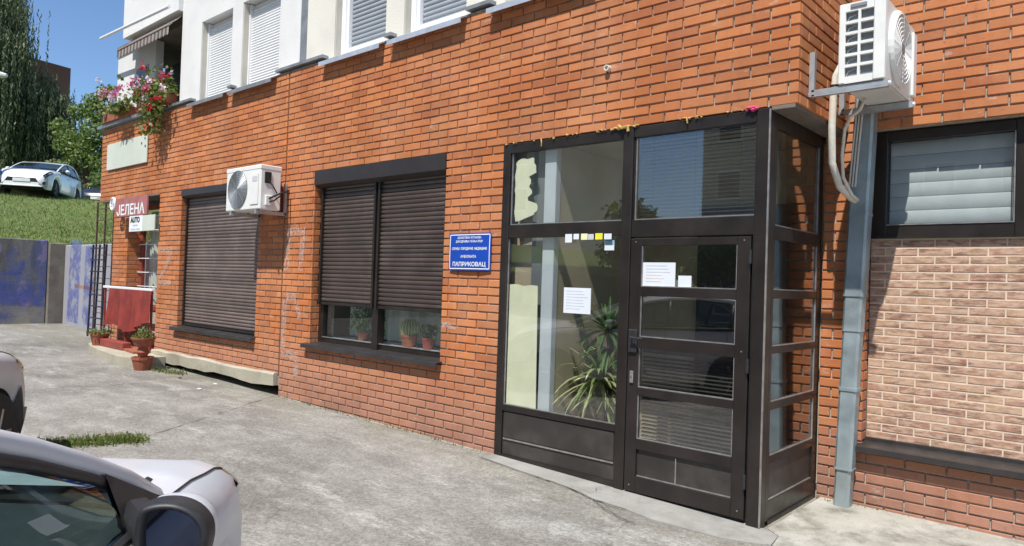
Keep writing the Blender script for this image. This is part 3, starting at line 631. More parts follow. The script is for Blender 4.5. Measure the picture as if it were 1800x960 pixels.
# vestibule interior
iv = MB(); iv.box(-4.29, XV-.06, 1.35, 1.45, .0, 2.79); iv.box(-4.36, -4.30, .36, 1.45, 0, 2.79); iv.build('interior_wall', mm['intwall'], B)
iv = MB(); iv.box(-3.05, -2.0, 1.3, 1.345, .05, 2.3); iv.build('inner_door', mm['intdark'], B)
iv = MB(); iv.box(-4.295, XV-.061, .06, 1.345, -.05, .03); iv.build('interior_floor', mm['intfloor'], B)
iv = MB(); iv.box(-4.295, XV-.061, .055, 1.345, 2.76, 2.795); iv.build('interior_ceiling', mm['intwall'], B)
iv = MB(); iv.bbox(-3.87, -3.745, .056, .13, .031, 2.759, .006); iv.build('interior_post', mm['intwhite'], B)
MB().box(-3.85, -3.75, .131, 1.345, .031, 2.755).build('interior_wall', mm['intwall'], B)
MB().box(-4.29, -4.04, .14, .16, .031, 2.755).build('interior_panel', mm['intwall'], B); MB().box(-4.039, -3.871, .12, .16, .031, 2.755).build('interior_panel', M('interior_grey', (.2, .22, .23), .7), B)
# yellow film on the glass: straight-cut sheet below, torn remains above
fl = MB(); T = [(-4.20, 1.545), (-4.12, 1.55), (-4.04, 1.535), (-3.95, 1.545), (-3.88, 1.54)]
fl.add([(-4.20, .0245, .49), (-3.86, .0245, .49)]+[(x, .0245, z) for x, z in T[::-1]], [tuple(range(7))]); fl.build('window_film', mm['film'], fixed, label='pale yellow sheet covering the left of the pane')
fl = MB(); L_ = [(-4.16, 2.10), (-4.10, 2.11), (-4.0, 2.14), (-3.93, 2.16)]; Rr = []
zz = 2.16
while zz < 2.64: Rr.append((-3.96+R.uniform(-.035, .03)+(.03 if zz < 2.25 else -.035 if zz < 2.5 else .02), zz)); zz += .03
Tt = [(-3.98, 2.655), (-4.04, 2.645), (-4.1, 2.66), (-4.15, 2.64)]
ll = [(-4.17+R.uniform(-.012, .012), 2.62-k*.04) for k in range(12)]
poly = L_+Rr+Tt+ll; fl.add([(x, .0245, z) for x, z in poly], [tuple(range(len(poly)))]); fl.build('window_film', mm['film'], tr, label='torn pale yellow film in the overlight')
# expanding foam and scraps along the head of the frame
fo = MB()
for k in range(70):
    x = R.choice([R.uniform(-4.28, -3.4), R.uniform(-3.3, -2.9), R.uniform(-2.9, -2.05), R.uniform(-3.15, -3.0)]); s_ = R.uniform(.004, .013)
    fo.lathe([(s_*.3, -s_*.7), (s_, -s_*.1), (s_*.7, s_*.5), (s_*.1, s_*.8)], (x, -.016-s_*.3, 2.79+R.uniform(-.006, .008)), 6)
fo.tube([(-2.52, -.02, 2.80), (-2.49, -.03, 2.795), (-2.485, -.028, 2.755)], .006, 6); fo.tube([(-3.86, -.02, 2.80), (-3.845, -.03, 2.76), (-3.85, -.025, 2.73)], .005, 6); fo.tube([(-3.08, -.02, 2.81), (-3.04, -.04, 2.785), (-2.99, -.03, 2.795), (-2.985, -.03, 2.755)], .013, 6)
stuff(fo.build('foam_seam', mm['foam'], frame))
fo = MB()
for k in range(7):
    s_ = R.uniform(.012, .022); fo.lathe([(s_*.3, -s_*.7), (s_, -s_*.1), (s_*.6, s_*.5), (s_*.1, s_*.8)], (-2.0+R.uniform(-.06, .03), -.02, 2.795+R.uniform(-.01, .015)), 6)
stuff(fo.build('pink_foam', mm['pink'], frame))

# ---- recess window, printed brick cladding and sill on the right
rw = MB(); y0, y1 = YR+.105, YR+.165
for q in ((-1.56, -1.455, 1.985, 2.79), (-.655, -.555, 1.985, 2.79), (.64, .74, 1.985, 2.79)): rw.bbox(q[0], q[1], y0, y1, q[2], q[3], .004)
for q in ((-1.455, -.655), (-.555, .64)):
    rw.bbox(q[0], q[1], y0+.002, y1-.002, 1.985, 2.085, .003); rw.bbox(q[0], q[1], y0+.002, y1-.002, 2.715, 2.79, .003)
rw.box(-1.56, .74, y0-.02, y0-.001, 1.985, 2.0)
rwin = rw.build('window', mm['frame'], B, label='brown window above the printed brick cladding')
for q in ((-1.455, -.655), (-.555, .64)):
    MB().box(q[0], q[1], y0+.03, y0+.034, 2.085, 2.715).build('pane', mm['glass'], rwin)
    b_ = MB(); b_.box(q[0]+.001, q[1]-.001, y0-.004, y0+.0015, 2.083, 2.09); b_.box(q[1]-.008, q[1]-.001, y0-.004, y0+.0015, 2.09, 2.71); b_.build('glazing_bead', mm['bead'], rwin)
MB().box(-1.559, .739, y0+.02, y0+.06, .46, 1.984).build('cladding_panel', mm['grout'], B, label='sheet cladding printed as pale bricks')
clad = bpy.data.objects['cladding_panel']
SC, SLn = .0602, .217
mes = {}
k = 0; z = .475
while z < 1.97:
    x = -1.558-(SLn*.5 if k % 2 else 0)
    while x < .738:
        a = max(x, -1.557); b = min(x+SLn-.0105, .737)
        if b-a > .02:
            kk = (round(b-a, 3), R.randrange(4))
            if kk not in mes:
                v, f = brick_geo(b-a, SC-.0105, .012, .0025, .001); mes[kk] = MB().add(v, f).mesh('brick_slip', mm['slip'])
            inst('brick_slip', mes[kk], clad, ((a+b)/2, y0+.0165, z+(SC-.0105)/2))
        x += SLn
    z += SC; k += 1
metal_sill(-1.625, .80, YR-.085, y0+.02, .435); MB().box(-1.559, .739, y0-.01, y0+.018, .452, .478).build('sill_upstand', mm['sill'], B)
rm = MB(); rm.box(-1.7, .9, YR+.75, YR+.8, 1.9, 2.8); rm.build('room_wall', mm['intdark'], B)
# ------------------------------------------------------------------ upper storey (white render, ledge, windows)
YW = .05
OPEN = [(-10.5, -9.56), (-9.27, -8.3), (-7.08, -6.13), (-5.83, -4.9), (-4.4, -3.4), (-3.0, -2.2)]
us = MB(); x = -11.17
for i, (a, b) in enumerate(OPEN):
    if i == 2:
        us.mi = 0; us.box(x, -7.80, YW, .45, 4.12, 9.4); us.mi = 1; us.box(-7.66, a, YW, .45, 4.12, 9.4)
    else: us.mi = 0 if i < 2 else 1; us.box(x, a, YW, .45, 4.12, 9.4)
    us.mi = 0 if i < 2 else 1
    us.box(a, b, YW, .45, 5.5 if i > 1 else 5.28, 9.4); x = b
us.mi = 1; us.box(x, XR-.01, YW, .45, 4.12, 9.4); us.box(XR-.01, 3.2, YR+.05, YR+.34, 4.12, 9.4); us.box(XR-.31, XR-.011, .451, YR+.34, 4.12, 9.4)
ups = us.build('upper_wall', [mm['white'], mm['cream']], B)
MB().box(-7.80, -7.66, YW-.006, .4, 4.152, 9.4).build('gap_strip', mm['lead'], B)  # grey strip slightly proud of the render, its colour stands for the shaded gap
for i, (a, b) in enumerate(OPEN):
    rv = MB(); rv.box(a+.001, a+.012, YW+.012, .2, 4.125, 5.27); rv.build('window_reveal', mm['beige'], B)
    if i < 2:
        w_ = MB(); w_.box(a+.013, b-.001, .20, .34, 4.13, 5.27); w_.box(a+.013, a+.04, .135, .20, 4.13, 5.27); wo = w_.build('window', mm['pvc'], B, label='upper window behind a closed white shutter')
        me = slat_mesh(b-a-.045, .037, mm['pvc'])
        for k in range(28): inst('slat', me, wo, ((a+b)/2+.014, .165, 4.16+k*.037))
    else:
        w_ = MB(); w_.bbox(a+.013, a+.085, .13, .2, 4.15, 5.49, .006); w_.bbox(b-.06, b-.001, .13, .2, 4.15, 5.49, .006); w_.bbox(a+.085, b-.06, .132, .198, 4.15, 4.21, .005); w_.bbox(a+.085, a+.13, .15, .21, 4.21, 5.49, .005)
        wo = w_.build('window', mm['pvc'], B, label='upper white-framed window with a grey shutter')
        me = slat_mesh(b-a-.2, .052, M('grey_slat_%d' % i, (.30, .33, .36), .5, var=.05))
        for k in range(25): inst('slat', me, wo, ((a+b)/2+.035, .20, 4.21+k*.052))
    s_ = MB(); dd = -.09
    P = [(.13, 4.155), (dd+.01, 4.045), (dd, 4.04), (dd, 3.99), (dd+.006, 3.99), (dd+.008, 4.03), (.12, 4.13)]
    s_.add([(xx, y, q) for xx in (a-.10, b+.07) for y, q in P], [tuple(range(6, -1, -1)), tuple(range(7, 14))]+[(j, (j+1) % 7, 7+(j+1) % 7, 7+j) for j in range(7)])
    s_.build('window_sill', mm['sheet'] if i > 1 else mm['lead'], B)
xx = -11.45
def ledge(*q): MB().box(*q).build('ledge', mm['lead'], B)
for i, (a, b) in enumerate(OPEN+[(XR+.03, 0)]):
    if i == len(OPEN): ledge(xx, a, -.035, YW+.02, 4.115, 4.15)
    else: ledge(xx, a-.105, -.035, YW+.02, 4.115, 4.15); xx = b+.075
ledge(XR+.031, 3.2, YR-.035, YR+.06, 4.115, 4.15); ledge(XR-.05, XR+.03, .071, YR+.06, 4.115, 4.15)
# balcony on the left end
bc = MB(); bc.box(-14.3, -11.46, -.07, .26, 4.105, 4.16); bc.build('balcony_coping', mm['lead'], B)
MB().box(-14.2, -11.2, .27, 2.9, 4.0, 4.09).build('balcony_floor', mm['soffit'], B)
MB().box(-14.1, -12.45, .17, .3, 4.17, 5.45).build('balcony_wall', mm['white'], B)
MB().box(-13.38, -11.172, -.02, .14, 5.60, 6.6).build('balcony_parapet', mm['white'], B, label='white parapet of the balcony above')
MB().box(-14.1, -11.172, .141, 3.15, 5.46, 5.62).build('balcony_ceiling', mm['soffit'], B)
MB().box(-14.1, -11.2, 1.0, 1.1, 4.09, 5.45).build('balcony_doorway', mm['intdark'], B)
bw = MB().box(-13.2, -12.7, .15, .169, 4.72, 5.08).build('balcony_window', mm['beige'], B); MB().box(-13.16, -12.74, .14, .149, 4.76, 5.04).build('pane', mm['bgwin'], bw)
aw = empty('awning', (-12.7, -.2, 5.2)); tag(aw, 'half-open striped balcony awning with scalloped front edge', 'awning')
a_ = MB(); a_.tube([(-14.0, -.17, 5.69), (-11.15, -.17, 5.60)], .026, 8); a_.build('front_bar', mm['awnbar'], aw)
n_ = 30; st = MB()
for k in range(n_):
    x0 = lerp(-13.25, -11.19, k/n_); x1 = lerp(-13.25, -11.19, (k+1)/n_); st.mi = k % 2; zf = 5.33
    st.add([(x0, .10, 5.59), (x1, .10, 5.59), (x1, -.14, zf), (x0, -.14, zf)], [(0, 1, 2, 3)])
    xm = (x0+x1)/2; st.add([(x0, -.145, zf), (x1, -.145, zf), (x1, -.15, zf-.12), (xm, -.15, zf-.15), (x0, -.15, zf-.12)], [(0, 1, 2, 3, 4)])
st.build('canopy', [mm['awn'], mm['awn2']], aw)
a_ = MB(); a_.tube([(-13.25, -.145, 5.335), (-11.19, -.145, 5.335)], .014, 6); a_.build('rail', mm['awn2'], aw)
# ------------------------------------------------------------------ geraniums on the balcony edge
def flower_box(name, label, x0, x1, y, z, n, drop, seed, cols):
    R.seed(seed); o = empty(name, ((x0+x1)/2, y, z)); tag(o, label, 'flowers', 'balcony flower boxes')
    b_ = MB(); b_.bbox(x0, x1, y-.08, y+.1, z, z+.16, .01); b_.build('trough', mm['terracotta'], o)
    l_ = MB(); hang = []
    for k in range(n):
        t = R.random(); x = lerp(x0-.05, x1+.05, R.random()); u_ = R.random()
        if R.random() < .55: c = (x+R.gauss(0, .05), y+R.gauss(-.05, .1), z+.15+abs(R.gauss(0, .17)))
        else: c = (lerp(x, x1-.1, .75)+R.gauss(0, .12), y-.14+R.gauss(-.05, .06), z+.15-drop*u_**1.3)
        hang.append(c); l_.leaf(c, .075, .8, .3)
    l_.build('foliage', mm['weed'], o)
    for i_, mt in enumerate(cols):
        p_ = MB()
        for k in range(18 if mt == 'petalred' else 9):
            c = hang[R.randrange(len(hang))]; c = Vector((c[0]+R.gauss(0, .06), c[1]-.06, c[2]+R.uniform(0, .13)+(.18 if mt != 'petalred' else 0)))
            for q in range(16): p_.leaf(c+Vector((R.gauss(0, .025), R.gauss(0, .025), R.gauss(0, .025))), .042, .9)
        p_.build('blossom', mm[mt], o)
    return o
flower_box('flower_box', 'geraniums trailing far down the brick from the balcony corner by the white pillar', -12.45, -11.3, -.02, 4.165, 1000, .6, 1, ['petalred', 'petalpink', 'petalwhite'])
flower_box('flower_box', 'white and pink geraniums on the far end of the balcony edge', -13.95, -12.75, -.02, 4.165, 380, .1, 2, ['petalwhite', 'petalpink'])
R.seed(11)

# ------------------------------------------------------------------ signs
pl_ = MB(); pl_.bbox(-13.88, -12.14, -.03, -.008, 3.33, 3.79, .004); o = pl_.build('sign_board', mm['plate']); tag(o, 'blank pale sign board on the brick above the porch', 'sign')
for p in ((-12.22, 3.73), (-12.35, 3.66), (-12.2, 3.6)): s_ = MB(); s_.lathe([(.022, -.034), (.022, -.0305)], (p[0], 0, p[1]), 8, 'y'); s_.build('screw_stain', mm['rust'], o)
sg = empty('clinic_sign', (-4.675, -.02, 1.66)); tag(sg, 'blue enamel clinic sign with white Cyrillic lettering on the brick pier', 'sign')
n_ = 8
f_ = MB(); f_.grid([[(lerp(-4.945, -4.405, i/n_), -.018-.014*math.sin(math.pi*i/n_)-.004*math.sin(math.pi*j/n_), lerp(1.662, 2.008, j/n_)) for j in range(n_+1)] for i in range(n_+1)])
f_.f = [q[::-1] for q in f_.f]; nv = len(f_.v)
plate = f_.build('plate', mm['signblue'], sg, smooth=True)
bk_ = MB(); bk_.bbox(-4.938, -4.412, -.016, -.005, 1.669, 2.001, .004); bk_.build('backing', mm['lead'], sg)
def ysign(x, z): i = (x+4.945)/.54; j = (z-1.662)/.346; return -.018-.014*math.sin(math.pi*max(0, min(1, i)))-.004*math.sin(math.pi*max(0, min(1, j)))
def lettering(name, lines, mt, parent, ysf, rot=0.):
    l_ = MB()
    for txt, size, width, cx, cz, bold in lines:
        v, f = text_mesh(txt, size, width, bold); l_.add([(p[0]+cx, ysf(p[0]+cx, p[2]+cz)-.0025, p[2]+cz) for p in v], f)
    return l_.build(name, mt, parent)
CX = -4.675
lettering('lettering', [('ЗДРАВСТВЕНА УСТАНОВА', .026, .31, CX, 1.956, .0005), ('ДОМ ЗДРАВЉА У БАЊА ЛУЦИ', .027, .35, CX, 1.921, .0006), ('СЛУЖБА  ПОРОДИЧНЕ  МЕДИЦИНЕ', .031, .455, CX, 1.852, .0008), ('АМБУЛАНТА', .033, .205, CX, 1.778, .0008), ('ПАПРИКОВАЦ', .054, .43, CX, 1.700, .0012)], mm['signwhite'], sg, ysign)
bd = MB()
for a, b in (((-4.932, 1.677), (-4.418, 1.677)), ((-4.932, 1.992), (-4.418, 1.992)), ((-4.932, 1.677), (-4.932, 1.992)), ((-4.418, 1.677), (-4.418, 1.992))):
    P = []
    for k in range(9):
        x = lerp(a[0], b[0], k/8); z = lerp(a[1], b[1], k/8); P.append((x, z))
    hx = a[1] == b[1]; t = .0045
    bd.grid([[(x-(0 if hx else t), ysign(x, z)-.0022-(0 if hx else .0003), z-(t if hx else 0)) for x, z in P], [(x+(0 if hx else t), ysign(x, z)-.0022-(0 if hx else .0003), z+(t if hx else 0)) for x, z in P]])
bd.build('border', mm['signwhite'], sg)
sg = empty('shop_sign', (-12.6, .0, 2.4)); tag(sg, 'red shop sign with white Cyrillic letters hanging under the brick band', 'sign')
b_ = MB(); b_.bbox(-13.19, -11.86, -.10, -.07, 2.46, 2.775, .004); b_.build('board', mm['signred'], sg)
lettering('lettering', [('ЈЕЛЕНА', .235, 1.16, -12.53, 2.49, .005)], mm['signwhite'], sg, lambda x, z: -.1005)
b_ = MB(); b_.tube([(-13.33+.1*math.cos(k*.3142), -.085, 2.70+.1*math.sin(k*.3142)) for k in range(21)], .022, 6, False); b_.tube([(-13.33, -.085, 2.6), (-13.33, -.085, 2.8)], .012, 6); b_.tube([(-13.42, -.087, 2.66), (-13.24, -.087, 2.74)], .012, 6); b_.build('wheel_emblem', mm['signwhite'], sg)
sg = empty('auto_sign', (-12.2, -.05, 2.2)); tag(sg, 'small white AUTO sign below the red shop sign', 'sign')
b_ = MB(); b_.bbox(-12.55, -12.02, -.1, -.08, 2.2, 2.455, .003); b_.build('board', mm['signwhite'], sg)
lettering('lettering', [('AUTO', .12, .38, -12.3, 2.35, .006)], mm['rubber'], sg, lambda x, z: -.1005)
b_ = MB()
for xa, xb, z in ((-12.4, -12.2, 2.30), (-12.47, -12.28, 2.235), (-12.25, -12.1, 2.235)): b_.box(xa, xb, -.1015, -.1003, z-.012, z+.012)
b_.build('text_line', mm['paperink'], sg)
b_ = MB(); b_.bbox(-12.015, -11.55, -.098, -.08, 2.2, 2.45, .003); b_.build('faded_half', mm['plate'], sg)

# ------------------------------------------------------------------ papers and stickers on the glass
def sheet(name, x0, x1, z0, z1, y, mt, label, lines=0, red=(), cat='notice', tilt=.0):
    p_ = MB(); p_.box(x0, x1, y-.0012, y, z0, z1); o = p_.build(name, mt); tag(o, label, cat)
    if lines:
        k_ = MB(); r_ = MB(); h = (z1-z0)
        for k in range(lines):
            z = z1-h*(.14+.8*k/lines); xa = x0+(x1-x0)*.1; xb = x0+(x1-x0)*R.uniform(.55, .92); q = r_ if k in red else k_; q.box(xa, xb, y-.002, y-.0014, z-h*.012, z+h*.012)
        if k_.v: k_.build('text_line', mm['paperink'], o)
        if r_.v: r_.build('text_line', mm['inkred'], o)
    return o
yg = .017
sheet('paper_notice', -3.59, -3.318, 1.325, 1.535, yg, mm['paper'], 'white printed notice taped to the fixed pane beside the yucca', 7)
sheet('paper_notice', -2.832, -2.56, 1.568, 1.745, -.0015, mm['paper'], 'white printed notice with red lines in the top door light', 6, (3, 4))
sheet('paper_notice', -2.535, -2.43, 1.567, 1.65, -.0015, mm['paper'], 'small blank white card beside the notice in the door', 0)
SK = [(-3.575, -3.505, 1.905, 1.975, 'paper', 'white square sticker, leftmost of the row on the transom'), (-3.49, -3.435, 1.93, 1.975, 'paper', 'small white torn sticker, second from left on the transom'), (-3.415, -3.35, 1.925, 1.975, 'paleyellow', 'pale yellow sticker in the row on the transom'), (-3.345, -3.29, 1.925, 1.97, 'greysticker', 'grey round-topped sticker in the row on the transom'), (-3.275, -3.205, 1.925, 1.975, 'yellow', 'bright yellow sticker in the row on the transom'), (-3.19, -3.12, 1.925, 1.97, 'paper', 'white sticker, rightmost of the row on the transom')]
for a, b, c, d, mt, lb in SK:
    o = sheet('sticker', a, b, c, d, YF+.0025, mm[mt], lb, cat='sticker'); o['group'] = 'stickers along the transom'
o = sheet('sticker', -3.2, -3.11, 1.84, 1.918, yg, mm['paper'], 'white and blue sticker on the glass under the row', cat='sticker'); o['group'] = 'stickers along the transom'
s_ = MB(); s_.box(-3.198, -3.112, yg-.003, yg-.0015, 1.885, 1.916); s_.build('blue_band', mm['blueprint'], o)

# ------------------------------------------------------------------ blinds
def venetian(x0, x1, z0, z1, y, label, p=.0285):
    o = empty('venetian_blind', ((x0+x1)/2, y, z0)); tag(o, label, 'blind')
    h = MB(); h.box(x0, x1, y-.015, y+.015, z1, z1+.03); h.build('head_rail', mm['blind'], o)
    s_ = MB(); L = x1-x0; P = [(-.013, -.007), (-.004, .0), (.006, .005), (.013, .006)]
    s_.grid([[(-L/2, a, b) for a, b in P], [(L/2, a, b) for a, b in P]]); me = s_.mesh('slat', mm['blind'], smooth=True)
    k = 0
    while z0+k*p < z1-.01: inst('slat', me, o, ((x0+x1)/2, y, z0+k*p)); k += 1
    c = MB()
    for x in (x0+.12, (x0+x1)/2, x1-.12): c.tube([(x, y-.016, z0), (x, y-.016, z1)], .0012, 4)
    c.build('cord', mm['blind'], o)
venetian(-2.92, -1.99, 2.09, 2.70, .075, 'dark venetian blind behind the overlight above the door')
venetian(-2.85, -2.08, .20, 1.06, .075, 'dark venetian blind behind the lower door lights')
pb = empty('pleated_blind', (-1.05, YR+.2, 2.09)); tag(pb, 'pale blue-white blind in broad horizontal folds behind the recess window', 'blind')
for x0, x1 in ((-1.45, -.66), (-.55, .63)):
    for k in range(6):
        f_ = MB(); z0 = 2.095+k*.104; f_.grid([[(x, YR+.190, z0), (x, YR+.186, z0+.012), (x, YR+.185, z0+.095), (x, YR+.19, z0+.1022)] for x in (x0, x1)]); f_.f = [q[::-1] for q in f_.f]; f_.build('fold', mm['roman'], pb, smooth=True)

# ------------------------------------------------------------------ house plants
def arch_leaf(mb, base, d, L, wd, droop, n=6):
    d = Vector(d).normalized(); side = d.cross(Vector((0, 0, 1))); side = side.normalized() if side.length > .05 else Vector((1, 0, 0))
    p = Vector(base); dirn = d.copy(); A = []; Bq = []
    for k in range(n+1):
        t = k/n; ww = wd*(math.sin(math.pi*min(1, t*.9+.12)))**.8*(1 if t < .97 else .1)
        A.append(p-side*ww/2); Bq.append(p+side*ww/2); dirn = (dirn+Vector((0, 0, -droop/n))).normalized(); p = p+dirn*(L/n)
    mb.grid([A, Bq])
def rosette(mb, c, n, L, wd, droop=1.2, elev=(.1, 1.3), front=0.):
    for k in range(n):
        az = R.uniform(0, 2*math.pi); el = R.uniform(*elev)
        arch_leaf(mb, c, (math.cos(az)*math.cos(el), math.sin(az)*math.cos(el)-front, math.sin(el)), L*R.uniform(.7, 1.15), wd, droop*R.uniform(.4, 1.2))
def pot(name, c, r, h, mt, parent):
    p_ = MB(); p_.lathe([(r*.72, 0), (r*.95, h*.8), (r, h*.8), (r*1.03, h), (r*.9, h), (r*.85, h*.85), (r*.02, h*.84)], c, 18); return p_.build(name, mt, parent, smooth=False)
R.seed(21)
o = empty('yucca', (-3.42, .47, .03)); tag(o, 'large striped yucca with drooping pale leaves inside the entrance glass', 'plant')
pot('pot', (-3.42, .47, .03), .15, .27, mm['terracotta'], o)
s_ = MB(); s_.tube([(-3.42, .47, .26), (-3.44, .46, .55), (-3.46, .44, .74)], .022, 8); s_.tube([(-3.42, .47, .3), (-3.42, .5, .8), (-3.42, .48, 1.17)], .018, 8); s_.build('stem', mm['bark'], o)
l_ = MB(); rosette(l_, (-3.46, .40, .74), 95, .46, .036, 1.5, (-.2, 1.2)); rosette(l_, (-3.45, .44, .6), 44, .40, .032, 1.6, (-.3, .7)); l_.build('leaf', mm['yucca'], o, smooth=True)
l_ = MB(); rosette(l_, (-3.42, .42, 1.17), 80, .36, .03, 1.1, (-.3, 1.3)); rosette(l_, (-3.42, .44, 1.02), 34, .34, .028, 1.7, (-.4, .5)); l_.build('leaf', mm['houseplant'], o, smooth=True)
def bushy(name, label, c, r, h, n, size, mt, potm=None, pr=.08, ph=.13):
    o = empty(name, c); tag(o, label, 'plant')
    if potm: pot('pot', c, pr, ph, potm, o)
    z0 = c[2]+(ph if potm else 0)
    l_ = MB(); s_ = MB()
    for k in range(n):
        a = R.uniform(0, 6.283); q = r*R.random()**.5; t = R.random(); l_.leaf((c[0]+q*math.cos(a), c[1]+q*math.sin(a)*.7, z0+h*t), size, .55, .3)
    for k in range(7):
        a = R.uniform(0, 6.283); s_.tube([(c[0], c[1], z0-.03), (c[0]+r*.5*math.cos(a), c[1]+r*.35*math.sin(a), z0+h*.5), (c[0]+r*.8*math.cos(a), c[1]+r*.55*math.sin(a), z0+h*.9)], .004, 5)
    s_.build('stem', mm['bark'], o); l_.build('foliage', mm[mt], o); return o
bushy('potted_plant', 'leafy dark green plant behind the left shutter opening', (-6.72, .35, .841), .2, .3, 240, .055, 'houseplant', mm['terracotta'], .08, .1)
bushy('potted_plant', 'tall trailing plant at the right end of the window', (-5.22, .36, .841), .13, .42, 170, .05, 'houseplant', mm['intwhite'], .06, .09)
bushy('potted_plant', 'low plant in a dark red pot beside the cactus', (-5.55, .30, .841), .11, .13, 110, .045, 'houseplant', mm['rustred'], .075, .12)
bushy('potted_plant', 'small plant by the mullion of the window', (-6.42, .33, .841), .09, .2, 80, .045, 'houseplant', mm['intwhite'], .05, .08)
o = empty('cactus', (-5.86, .30, .841)); tag(o, 'round ribbed cactus in a terracotta pot behind the window', 'cactus'); pot('pot', (-5.86, .30, .841), .095, .13, mm['terracotta'], o)
c_ = MB(); n = 40; prof = [(.02, .10), (.075, .13), (.098, .18), (.10, .22), (.085, .265), (.05, .295), (.012, .305)]; vs_ = []
for r_, h_ in prof:
    for k in range(n): a = 2*math.pi*k/n; rr = r_*(1+.10*(1 if k % 2 else -1)); vs_.append((-5.86+rr*math.cos(a), .30+rr*math.sin(a), .841+h_))
c_.add(vs_, [(i*n+k, i*n+(k+1) % n, (i+1)*n+(k+1) % n, (i+1)*n+k) for i in range(len(prof)-1) for k in range(n)]); c_.build('body', mm['cactus'], o)
c_ = MB()
for k in range(1, n, 2):
    a = 2*math.pi*k/n; c_.tube([(-5.86+r_*1.1*math.cos(a), .30+r_*1.1*math.sin(a), .841+h_) for r_, h_ in prof[1:]], .0035, 4)
c_.build('spine_row', mm['cactusrib'], o)
def curtain(x0, x1, z0, z1, y, label, amp=.03, n=90, mt='curtain'):
    c_ = MB(); c_.grid([[(lerp(x0, x1, k/n), y+amp*math.sin(k*.9)+amp*.5*math.sin(k*.37), z) for z in (z0, (z0+z1)/2, z1)] for k in range(n+1)]); o = c_.build('net_curtain', mm[mt], smooth=True); return tag(o, label, 'curtain')
curtain(-7.2, -5.08, .86, 2.55, .5, 'greyish net curtain behind the plants in the window')

# ------------------------------------------------------------------ worn paint marks on the piers, wall stub pipe
def strokes(name, segs, w, label):
    g_ = MB()
    for (x0, z0), (x1, z1) in segs:
        d = Vector((x1-x0, z1-z0)).normalized(); q = Vector((-d.y, d.x))*w/2; n_ = 8
        g_.grid([[(lerp(x0, x1, k/n_)-q.x, -.0045, lerp(z0, z1, k/n_)-q.y) for k in range(n_+1)], [(lerp(x0, x1, k/n_)+q.x, -.0045, lerp(z0, z1, k/n_)+q.y) for k in range(n_+1)]])
    return g_.build(name, mm['chalk'], B, label=label)
strokes('graffiti', [((-11.55, 1.90), (-11.1, 1.90)), ((-11.1, 1.88), (-11.5, 1.42)), ((-11.55, 1.40), (-11.08, 1.40))], .085, 'faded white letter Z painted on the brick pier')
strokes('graffiti', [((-7.86, 2.09), (-7.45, 2.09)), ((-7.82, 2.06), (-7.84, 1.62)), ((-7.5, 2.06), (-7.52, 1.62))], .10, 'faded white letter П painted on the pier')
strokes('graffiti', [((-7.82, 1.3), (-7.6, 1.3)), ((-7.85, 1.27), (-7.85, .66)), ((-7.6, 1.25), (-7.5, 1.05)), ((-7.88, .62), (-7.52, .60)), ((-7.55, .58), (-7.55, .36))], .10, 'faded white strokes painted low on the pier')
strokes('graffiti', [((-5.03, 1.14), (-4.84, 1.13))], .06, 'small white paint smear on the pier')
o = MB(); o.lathe([(.024, .03), (.024, -.04), (.017, -.04), (.017, -.01), (.001, -.01)], (-3.20, 0, 3.285), 14, 'y'); o = o.build('stub_pipe', mm['hose']); tag(o, 'short white pipe end sticking out of the upper brick', 'pipe')
# ------------------------------------------------------------------ air conditioners
def fan_grille(mb, c, r, ax, n=9, t=.004):
    for k in range(1, n+1):
        q = r*k/n; P = []
        for j in range(29):
            a = 2*math.pi*j/28
            P.append((c[0]+q*math.cos(a), c[1], c[2]+q*math.sin(a)) if ax == 'y' else (c[0], c[1]+q*math.cos(a), c[2]+q*math.sin(a)))
        mb.tube(P, t, 4, False)
    for j in range(8):
        a = math.pi*j/4; d = (math.cos(a), math.sin(a))
        A = (c[0]+.02*d[0], c[1], c[2]+.02*d[1]) if ax == 'y' else (c[0], c[1]+.02*d[0], c[2]+.02*d[1])
        E_ = (c[0]+r*d[0], c[1], c[2]+r*d[1]) if ax == 'y' else (c[0], c[1]+r*d[0], c[2]+r*d[1]); mb.tube([A, E_], t*.8, 4, False)
# unit on the facade
x0, x1, y0, y1, z0, z1 = -8.63, -7.80, -.41, -.14, 2.335, 2.86
ac = empty('air_conditioner', (-8.2, -.27, z0)); tag(ac, 'white wall-hung air conditioner unit over the lowered shutter', 'air conditioner')
c_ = MB(); c_.bbox(x0, x1, y0, y1, z0, z1, .012); c_.bbox(x0-.004, x1+.004, y0-.004, y1+.004, z1-.05, z1+.006, .008); c_.build('casing', mm['acw'], ac)
fx_ = x0+.30
c_ = MB(); c_.lathe([(.232, -.006), (.232, 0.0), (.215, .004), (.001, .004)], (fx_, y0-.006, (z0+z1)/2), 32, 'y'); c_.build('fan_opening', mm['lead'], ac)
c_ = MB(); fan_grille(c_, (fx_, y0-.016, (z0+z1)/2), .225, 'y', 10, .0035); c_.build('fan_grille', mm['steel'], ac)
c_ = MB()
for j in range(3):
    a = 2*math.pi*j/3+.4; P = [(.05, -.2), (.19, -.35), (.2, .25), (.06, .3)]; c_.add([(fx_+q*math.cos(a+b), y0-.0105, (z0+z1)/2+q*math.sin(a+b)) for q, b in P], [(0, 1, 2, 3)])
c_.build('fan_blade', mm['soffit'], ac)
c_ = MB(); c_.bbox(x1-.22, x1-.04, y0-.009, y0-.003, z0+.06, z1-.09, .002); c_.build('front_panel', mm['acw'], ac)
c_ = MB(); c_.box(x1-.17, x1-.06, y0-.012, y0-.0095, z1-.19, z1-.13); c_.build('badge', mm['greysticker'], ac)
c_ = MB(); c_.bbox(x1+.0005, x1+.012, y0+.05, y0+.135, z1-.21, z1-.075, .004); c_.build('cable_hatch', mm['rubber'], ac)
